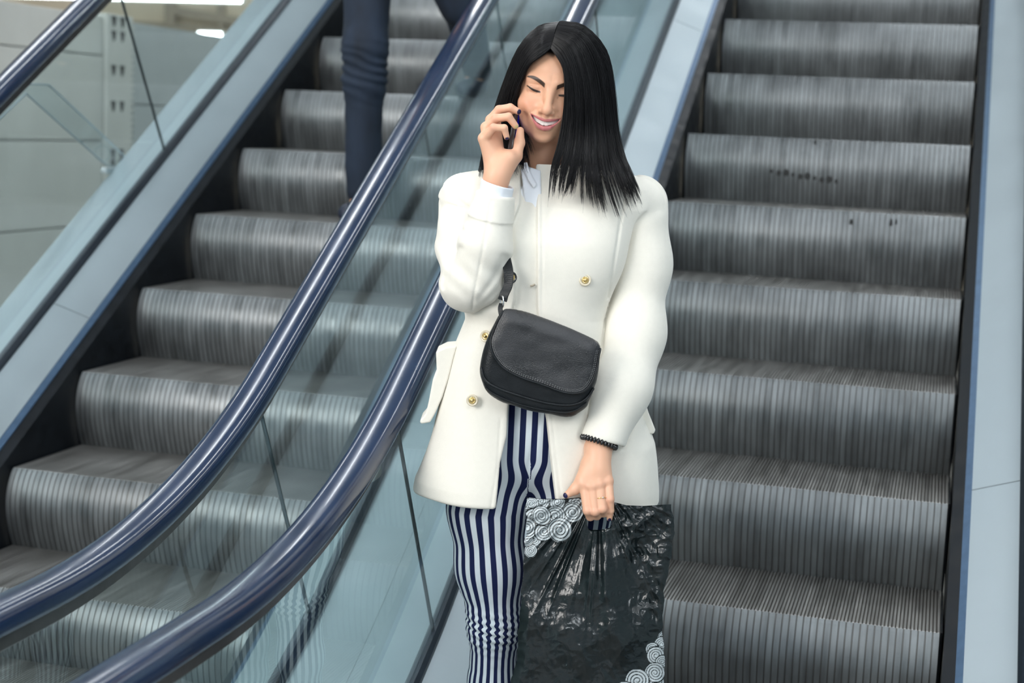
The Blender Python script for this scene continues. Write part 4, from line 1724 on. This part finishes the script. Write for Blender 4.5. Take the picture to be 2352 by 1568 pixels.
def surf_b(a, c, off):
    """depth of the bag's front at offset off"""
    lo, hi = np.full(len(a), HB_B, float), np.full(len(a), HB_B + .09, float)
    for _ in range(30):
        m = (lo + hi) / 2
        v = bag_core(np.stack([a, m, c], 1).astype(np.float32))
        lo, hi = np.where(v < off, m, lo), np.where(v < off, hi, m)
    return (lo + hi) / 2


bb0 = np.array([BODY2[:, 0].min() - .02, HB_B - .05, BODY2[:, 1].min() - .02])
bb1 = np.array([BODY2[:, 0].max() + .02, HB_B + .06, BODY2[:, 1].max() + .03])
bagroot = empty('shoulder_bag', Lw(np.array([BODY2[:, 0].mean(), HB_B, BODY2[:, 1].min()])), 'black leather saddle bag hanging in front of the cream coat', 'bag')
V, F = snet(bag_sdf, bb0, bb1, .0024)
hb_body = fig_obj('bag_body', V, F, M['blackleather'], bagroot)
V, F = snet(flap_sdf, bb0, bb1, .0020)
hb_flap = fig_obj('flap', V, F, M['flapleather'], bagroot)
cen = FLAP2.mean(0)


def inset(poly, d):
    t = np.roll(poly, -1, 0) - np.roll(poly, 1, 0)
    n = np.stack([-t[:, 1], t[:, 0]], 1)
    n /= np.linalg.norm(n, axis=1)[:, None]
    s = np.sign(((cen - poly) * n).sum(1))
    return poly + n * (s * d)[:, None]


def on_bag(poly, off, r, name, mat, parent, dash=None, closed=True, lift=False):
    if lift:
        off = off + .004 * smooth01(-poly[:, 1], -(BODY2[:, 1].min() + .12), -(BODY2[:, 1].min() + .05))
    b = surf_b(poly[:, 0], poly[:, 1], off)
    P = np.stack([poly[:, 0], b, poly[:, 1]], 1)
    g = Geo()
    if dash:
        D = catmull(P, dash * 3)
        for k in range(dash):
            g.tube([Lw(D[3 * k]), Lw(D[3 * k + 1])], r, 4)
    else:
        g.tube(Lw(P), r, 8, closed=closed)
    return g.build(name, mat, parent, smooth=True)


# the flap's free edge: the stitched part runs down the left side, along the bottom and up the right
fl = smooth_loop(FLAP2, 240)
keep = fl[62:236]
on_bag(inset(fl, .0006)[62:236], .0090, .0022, 'edge_piping', M['blackleather'], hb_flap, closed=False, lift=True)
tag(on_bag(inset(fl, .0050)[64:234], .0100, .00065, 'stitching', M['stitch'], hb_flap, dash=110, lift=True), kind='stuff')
tag(on_bag(inset(fl, .0085)[64:234], .0098, .00055, 'stitching', M['stitch'], hb_flap, dash=110, lift=True), kind='stuff')
lowp = catmull(hb_q([(536, 640), (562, 712), (640, 760), (760, 802), (900, 842), (1020, 860), (1100, 855), (1165, 825), (1212, 765)], HB_B + .03), 60)
on_bag(lowp, .0012, .0030, 'piping', M['blackleather'], hb_body, closed=False)
lowp2 = catmull(hb_q([(560, 760), (620, 800), (740, 850), (880, 886), (1020, 905), (1100, 895), (1170, 850)], HB_B + .03), 50)
on_bag(lowp2, .0006, .0016, 'seam', M['blackleather'], hb_body, closed=False)
# ring, tab and strap over the shoulder
g = Geo()
rc_ = Lp(1153, 693, .176)
g.tube([Lw(rc_ + np.array([.0065 * math.cos(t) * .5, .006 * math.cos(t), .0125 * math.sin(t)])) for t in np.linspace(0, 2 * math.pi, 24, endpoint=False)], .0019, 8, closed=True)
g.build('strap_ring', M['chrome'], bagroot, smooth=True)


def ribbon(name, pts, w, th, mat, parent, wdir=None, n=40):
    P = catmull(np.array(pts), n)
    T = np.gradient(P, axis=0)
    T /= np.linalg.norm(T, axis=1)[:, None]
    W = np.tile(np.array(wdir, float), (n, 1)) if wdir is not None and np.ndim(wdir) == 1 else catmull(np.array(wdir, float), n)
    W = W - T * (W * T).sum(1)[:, None]
    W /= np.linalg.norm(W, axis=1)[:, None]
    U = np.cross(T, W)
    V = []
    for p, ww, u in zip(P, W, U):
        for i, j in ((-1, -1), (1, -1), (1, 1), (-1, 1)):
            V.append(p + ww * w * i / 2 + u * th * j / 2)
    F = [tuple(range(4)), tuple((n - 1) * 4 + k for k in range(4))[::-1]]
    for i in range(n - 1):
        for k in range(4):
            l = (k + 1) % 4
            F.append((i * 4 + k, (i + 1) * 4 + k, (i + 1) * 4 + l, i * 4 + l))
    o = fig_obj(name, np.array(V), F, mat, parent, smooth=False)
    bm = bmesh.new()
    bm.from_mesh(o.data)
    bmesh.ops.recalc_face_normals(bm, faces=bm.faces)
    bm.to_mesh(o.data)
    bm.free()
    return bevel(o, .0008, 2)


ribbon('tab', [Lp(1151, 722, .188), Lp(1149, 708, .184), Lp(1152, 697, .177)], .010, .004, M['blackleather'], bagroot, (1, .3, 0), 8)
ribbon('strap', [Lp(1154, 690, .175), Lp(1158, 676, .176), Lp(1167, 655, .172), Lp(1168, 625, .168), Lp(1161, 590, .150), Lp(1150, 540, .138), Lp(1132, 470, .108), Lp(1116, 420, .060), Lp(1110, 402, .0), Lp(1122, 430, -.075), Lp(1180, 560, -.125), Lp(1300, 720, -.138), Lp(1405, 790, -.120), Lp(1425, 810, -.06)],
       .021, .0035, M['blackleather'], bagroot, [(1, .5, 0)] * 3 + [(1, .2, 0)] * 3 + [(1, 0, 0)] * 3 + [(1, 0, .3)] * 2 + [(.3, 0, 1)] * 3, 90)

# ================================================================== carrier bag
def bag_mat():
    m, N, L, p = material('crumpled_black_plastic_film')
    at = N.new('ShaderNodeAttribute')
    at.attribute_name = 'Col'
    L.new(at.outputs['Color'], p.inputs['Base Color'])
    p.inputs['Roughness'].default_value = 0.23
    p.inputs['Specular IOR Level'].default_value = 0.6
    tc = N.new('ShaderNodeTexCoord')
    nz = N.new('ShaderNodeTexNoise')
    nz.inputs['Scale'].default_value = 55
    nz.inputs['Detail'].default_value = 4
    nz.inputs['Distortion'].default_value = .6
    L.new(tc.outputs['Object'], nz.inputs['Vector'])
    bp = N.new('ShaderNodeBump')
    bp.inputs['Strength'].default_value = 0.35
    bp.inputs['Distance'].default_value = 0.005
    L.new(nz.outputs['Fac'], bp.inputs['Height'])
    L.new(bp.outputs[0], p.inputs['Normal'])
    return m


M['film'] = bag_mat()
rowsB = np.array([1141, 1200, 1242, 1300, 1355, 1430, 1505, 1568, 1640, 1690], float)
leftB = np.array([1210, 1208, 1206, 1203, 1199, 1193, 1187, 1173, 1168, 1172], float)
rightB = np.array([1543, 1547, 1546, 1538, 1526, 1522, 1525, 1526, 1524, 1516], float)
nS, nT = 236, 380
Sg, Tg = np.meshgrid(np.linspace(0, 1, nS), np.linspace(0, 1, nT))
topY = lambda x: np.interp(x, [1205, 1240, 1290, 1330, 1350, 1400, 1416, 1440, 1480, 1545], [1141, 1146, 1147, 1144, 1150, 1152, 1156, 1162, 1163, 1158])
PY = 1141 + Tg * (1690 - 1141)
PX = np.interp(PY, rowsB, leftB) * (1 - Sg) + np.interp(PY, rowsB, rightB) * Sg
PY = PY + (topY(PX) - 1141) * np.clip(1 - Tg * 6, 0, 1)
PX = PX + (2.5 * vnoise(PY, PY * 0, 51, 26, 1) + 1.5 * vnoise(PY, PY * 0, 52, 9, 1)) * (np.exp(-(Sg / .04) ** 2) + np.exp(-((1 - Sg) / .04) ** 2))
hx, hyy = 1377.0, 1168.0
dx, dy = PX - hx, PY - hyy
rad, ang = np.hypot(dx, dy), np.arctan2(dx, np.maximum(dy, -40) + 60)
ridge = lambda n: 1 - 2 * np.abs(n)
gather = ridge(vnoise(ang, rad * 0, 53, .085, 1) * .8 + .2 * vnoise(ang, rad, 54, .04, 120))
crump = ridge(vnoise(PX + .6 * PY, PY - .3 * PX, 55, 62, 78)) * .75 + ridge(vnoise(PX - .5 * PY, PY + .4 * PX, 56, 24, 30)) * .35 + ridge(vnoise(PX, PY, 57, 11, 12)) * .16
edge_w = np.clip(np.minimum(Sg, 1 - Sg) / .06, 0, 1)
BF_ = .196 + .048 * np.sin(np.pi * Sg) ** .8 * smooth01(PY, 1200, 1480) * (1 - .3 * Tg)
gw = np.exp(-((rad - 120) / 150) ** 2) * smooth01(rad, 16, 60)
corner = smooth01(PX, 1400, 1470) * smooth01(-PY, -1330, -1230)
rightside = np.exp(-((PX - (1440 + .34 * (PY - 1200))) / 46) ** 2) * smooth01(-PY, -1540, -1440)
gw = gw * (1 - .65 * smooth01(PX, 1410, 1450))
BF_ = BF_ + .0055 * gw * gather + (.0014 + .0065 * corner + .0085 * rightside + .0016 * smooth01(PY, 1330, 1400)) * crump * (.35 + .65 * edge_w)
BF_ = BF_ + edge_w * smooth01(PY, 1190, 1260) * (.014 * vnoise(PX + .35 * PY, PY - .5 * PX, 71, 80, 105) + .007 * vnoise(PX - .4 * PY, PY + .8 * PX, 72, 60, 75))
# straight fold under the handle and the stiff crease across the middle
BF_ = BF_ + .006 * np.exp(-((PX - (1394 - .02 * (PY - 1220))) / 9) ** 2) * smooth01(PY, 1205, 1225) * smooth01(-PY, -1385, -1365)
BF_ = BF_ + .004 * smooth01(PY, 1352, 1372) * np.exp(-((PX - 1330) / 120) ** 2)
SC = np.array(_F) @ FH
Pf = Lp(0, 0, 0)


def Lgrid(px, py, b):
    d = _F + ((px - IW / 2) / FPX)[..., None] * _R - ((py - IH / 2) / FPX)[..., None] * _U
    t = (DW - b) / (d @ FH)
    P = d * t[..., None]
    return np.stack([P @ AX, b, P[..., 2] + CAM[2]], -1)


front = Lgrid(PX, PY, BF_)
thick = .030 * np.sin(np.pi * np.clip(Sg, 0, 1)) ** .6 * (1 - Tg ** 8) * (.25 + .75 * smooth01(PY, 1170, 1400))
back = front.copy()
back[..., 1] -= thick + .0006
# print: silver-white swirls in two corners
FILM, WHITE = np.array([.0045, .0085, .0095]), np.array([.52, .57, .59])
colr = np.tile(FILM, (nT, nS, 1))
zz = lambda u, v: (1150 + u / 2.667, 980 + v / 2.667)
swirls = [(470, 470, 60), (250, 455, 48), (345, 460, 46), (190, 470, 40), (165, 540, 44), (205, 690, 46), (185, 760, 40), (160, 690, 42), (205, 560, 60), (160, 620, 62), (265, 640, 56), (440, 522, 62), (335, 545, 58), (248, 545, 58), (362, 632, 74),
          (1000, 1290, 38), (985, 1330, 44), (930, 1360, 40), (952, 1398, 54), (990, 1440, 40), (1000, 1520, 46), (975, 1560, 50), (905, 1580, 44), (945, 1505, 60), (836, 1552, 70), (760, 1620, 60), (900, 1660, 60)]
ax_ = PX + 1.2 * vnoise(PX, PY, 58, 30, 30)
ay_ = PY + 1.2 * vnoise(PX, PY, 59, 30, 30)
for k, (u, v, r) in enumerate(swirls):
    cx, cy = zz(u, v)
    r = r / 2.667
    R_ = np.hypot(ax_ - cx, ay_ - cy)
    A_ = np.arctan2(ay_ - cy, ax_ - cx)
    pitch = max(4.2, r / 3.7)
    s_ = (R_ / pitch + A_ / (2 * np.pi) + .1 * k) % 1.0
    on = smooth01(s_, .20, .34) * smooth01(-s_, -1.0, -.88)
    on = np.where(R_ < pitch * .4, 1.0, on)
    m = R_ < r
    reg = ((PX < 1338) & (PY < 1300)) | (PY > 1440)
    val = FILM[None, None] * (1 - on[..., None]) + WHITE[None, None] * on[..., None]
    colr = np.where((m & reg)[..., None], val, colr)
    rim = (R_ >= r) & (R_ < r + 1.8) & reg
    colr = np.where(rim[..., None], FILM[None, None], colr)
hole = sd_poly(PX.ravel().astype(np.float32), PY.ravel().astype(np.float32), smooth_loop([(1350, 1160), (1376, 1157), (1403, 1160), (1406, 1186), (1403, 1212), (1378, 1219), (1352, 1216), (1348, 1188)], 40)).reshape(PX.shape)
I = np.arange(nS * nT).reshape(nT, nS)
Q = np.stack([I[:-1, :-1], I[1:, :-1], I[1:, 1:], I[:-1, 1:]], -1).reshape(-1, 4)
hm = hole.ravel()[Q].mean(1) > 0
Qf = Q[hm]
Qb = Q[hm][:, ::-1] + nS * nT
V = np.vstack([front.reshape(-1, 3), back.reshape(-1, 3)])
CC = np.vstack([colr.reshape(-1, 3), np.tile(FILM, (nS * nT, 1))])
# bottom seam joins the two sheets
Bt = np.stack([I[-1, :-1], I[-1, :-1] + nS * nT, I[-1, 1:] + nS * nT, I[-1, 1:]], -1)
carrier = fig_obj('carrier_bag', V, np.vstack([Qf, Qb, Bt]), M['film'], None, col=CC)
tag(carrier, 'crumpled black plastic carrier bag printed with white swirls, held in her lowered hand', 'bag')

# ================================================================== phone
p_bot, p_top = Lp(1171, 347, .150), Lp(1187, 246, .060)
up_ = (p_top - p_bot)
ln_ = .136
up_ /= np.linalg.norm(up_)
nrm_ = np.array([.985, .17, 0.0])
nrm_ -= up_ * (nrm_ @ up_)
nrm_ /= np.linalg.norm(nrm_)
wid_ = np.cross(nrm_, up_)
if wid_[1] > 0:
    wid_ = -wid_
phroot = empty('phone', Lw(p_bot), 'slim dark phone with a blue-lit screen held to her ear', 'phone')


def ph_box(name, w0_, w1_, h0, h1, t0, t1, mat, bev):
    V = [p_bot + wid_ * w + up_ * h + nrm_ * t for w in (w0_, w1_) for h in (h0, h1) for t in (t0, t1)]
    F = [(0, 1, 3, 2), (4, 6, 7, 5), (0, 4, 5, 1), (2, 3, 7, 6), (0, 2, 6, 4), (1, 5, 7, 3)]
    o = fig_obj(name, np.array(V), F, mat, phroot, smooth=False)
    bm = bmesh.new()
    bm.from_mesh(o.data)
    bmesh.ops.recalc_face_normals(bm, faces=bm.faces)
    bm.to_mesh(o.data)
    bm.free()
    return bevel(o, bev, 3)


ph_box('phone_body', 0, .066, 0, ln_, -.006, .0055, M['phone'], .003)
ph_box('side_frame', -.0012, .0672, -.001, ln_ + .001, -.0022, .0022, M['phoneedge'], .0012)
ph_box('screen', .003, .063, .010, ln_ - .010, .0053, .0062, M['screen'], .0003)

# ================================================================== the man on the left escalator
M['jeans'] = simple('dark_blue_denim', (.011, .020, .038), 0.85, noise=0.5, scale=9, bump=0.3, bscale=500, stretch=(1, 1, .35))
M['jacket'] = simple('dark_jacket_cloth', (.02, .022, .028), 0.85, noise=0.2, scale=20)
M['darkshoe'] = simple('dark_blue_shoe', (.018, .024, .045), 0.45)
XM = XL_LEFT
yA = (3 + 0.43915) * .4
yB = (5 + 0.43915) * .4
zA, zB = nose_z(yA) + .002, nose_z(yB) + .002


def on_y(px, py, y):
    d = px_ray(px, py)
    return CAM + d * ((y - CAM[1]) / d[1])


fA = on_y(828, 420, yA + .14)
fA[2] = zA
ank = on_y(836, 372, yA + .16)
ank[2] = zA + .10
kneeA = on_y(838, 150, yA + .13)
hipA = on_y(846, -150, yA + .28)
hipB = hipA + np.array([.20, .03, .0])
kneeB = on_y(1062, 8, yA + .42)
ankB = np.array([kneeB[0] - .10, yB + .18, zB + .11])
footB = np.array([ankB[0], yB + .12, zB])
mroot = empty('person', (fA[0] + .08, fA[1] + .1, zA), 'person in blue jeans seen from the waist down climbing the left escalator', 'person')
waist = (hipA + hipB) / 2 + np.array([0, .02, .16])
chest = waist + np.array([0, -.04, .33])
headm = chest + np.array([0, -.04, .40])


def jeans_sdf(P):
    a = sd_chain(P, [hipA, kneeA + np.array([0, 0, .06]), kneeA + np.array([0, 0, -.06]), ank + np.array([0, 0, .02])], [.100, .079, .074, .066], .04)
    a = a + .0050 * np.sin((P[:, 2] - kneeA[2]) * 170 + P[:, 0] * 45 + 2 * vnoise(P[:, 0], P[:, 2], 63, .06, .05)) * np.exp(-((P[:, 2] - kneeA[2] + .02) / .09) ** 2)
    a = a + .003 * vnoise(P[:, 0] * 2 + P[:, 2], P[:, 2], 61, .12, .07)
    b = sd_chain(P, [hipB, kneeB, ankB], [.100, .080, .060], .04)
    d = smin(a, b, .03)
    d = smin(d, sd_ell(P, (hipA + hipB) / 2 + np.array([0, .01, .07]), (.185, .13, .17)), .05)
    d = np.maximum(d, P[:, 2] - waist[2] - .03)
    return smax(d, -np.maximum(P[:, 2] - ank[2] + .035, np.sqrt(((P[:, :2] - ank[:2]) ** 2).sum(1)) - .16), .006)


lo_ = np.minimum.reduce([fA, ankB, hipA, kneeB]) - .2
hi_ = np.maximum.reduce([hipA, hipB, kneeB, ankB]) + np.array([.2, .2, .3])
V, F = snet(jeans_sdf, lo_, hi_, .007)
mesh_obj('jeans', V, F, M['jeans'], mroot)


def man_sdf(P):
    d = sd_chain(P, [hipA, kneeA, ank, fA + np.array([0, .0, .05])], [.07, .055, .045, .035], .03)
    d = smin(d, sd_chain(P, [hipB, kneeB, ankB, footB + np.array([0, 0, .05])], [.07, .055, .045, .035], .03), .03)
    d = smin(d, sd_cone(P, waist - np.array([0, 0, .1]), chest, .12, .13), .08)
    for s in (-1, 1):
        sh = chest + np.array([s * .17, 0, .10])
        d = smin(d, sd_chain(P, [sh, sh + np.array([s * .05, .0, -.28]), sh + np.array([s * .04, -.12, -.50]), sh + np.array([s * .035, -.17, -.58])], [.05, .042, .032, .028], .03), .04)
        hd = sh + np.array([s * .035, -.18, -.60])
        for q in range(4):
            d = smin(d, sd_cone(P, hd + np.array([0, .03 - .02 * q, 0]), hd + np.array([-s * .01, .02 - .02 * q, -.085]), .011, .008), .012)
        d = smin(d, sd_cone(P, hd, hd + np.array([-s * .03, -.03, -.04]), .012, .009), .012)
    d = smin(d, sd_cone(P, chest + np.array([0, 0, .12]), headm - np.array([0, 0, .1]), .055, .05), .03)
    d = smin(d, sd_ell(P, headm, (.075, .095, .115)), .02)
    d = smin(d, sd_cone(P, headm + np.array([0, -.09, .0]), headm + np.array([0, -.108, -.03]), .008, .012), .012)
    for s in (-1, 1):
        d = smax(d, -sd_sphere(P, headm + np.array([s * .03, -.098, .012]), .014), .012)
        d = smin(d, sd_ell(P, headm + np.array([s * .077, 0, -.01]), (.010, .02, .032)), .008)
    return d


V, F = snet(man_sdf, np.minimum(lo_, waist - .4), np.maximum(hi_, headm + .25), .012)
mesh_obj('body', V, F, M['skin'], mroot, col=np.tile(SKIN, (len(V), 1)))


def jacket_sdf(P):
    d = sd_cone(P, waist - np.array([0, 0, .02]), chest + np.array([0, 0, .02]), .155, .165)
    for s in (-1, 1):
        sh = chest + np.array([s * .17, 0, .10])
        d = smin(d, sd_chain(P, [sh, sh + np.array([s * .05, .0, -.28]), sh + np.array([s * .04, -.12, -.50]), sh + np.array([s * .036, -.16, -.56])], [.068, .060, .050, .045], .03), .04)
    d = smin(d, sd_cone(P, chest + np.array([0, 0, .10]), chest + np.array([0, 0, .17]), .075, .068), .04)
    return np.maximum(d, waist[2] - .06 - P[:, 2])


V, F = snet(jacket_sdf, waist - .45, chest + .45, .014)
mesh_obj('jacket', V, F, M['jacket'], mroot)
hairm = lambda P: np.maximum(np.maximum(sd_ell(P, headm + np.array([0, .008, .012]), (.083, .103, .120)), headm[2] - .02 - P[:, 2] - .6 * (P[:, 1] - headm[1])), -(sd_ell(P, headm, (.074, .094, .114))))
V, F = snet(hairm, headm - .16, headm + .16, .008)
mesh_obj('hair', V, F, M['hair'], mroot)
for f_, a_ in ((fA, ank), (footB, ankB)):
    def mshoe(P, f_=f_, a_=a_):
        d = sd_cone(P, (f_[0], f_[1] + .07, f_[2] + .045), (f_[0], f_[1] - .12, f_[2] + .034), .045, .036)
        d = smin(d, sd_cone(P, (a_[0], a_[1] + .0, a_[2] - .02), (f_[0], f_[1] + .04, f_[2] + .05), .045, .045), .02)
        return smax(d, f_[2] - P[:, 2], .004)
    V, F = snet(mshoe, f_ - np.array([.08, .2, .02]), f_ + np.array([.08, .2, .2]), .008)
    mesh_obj('shoe', V, F, M['darkshoe'], mroot)
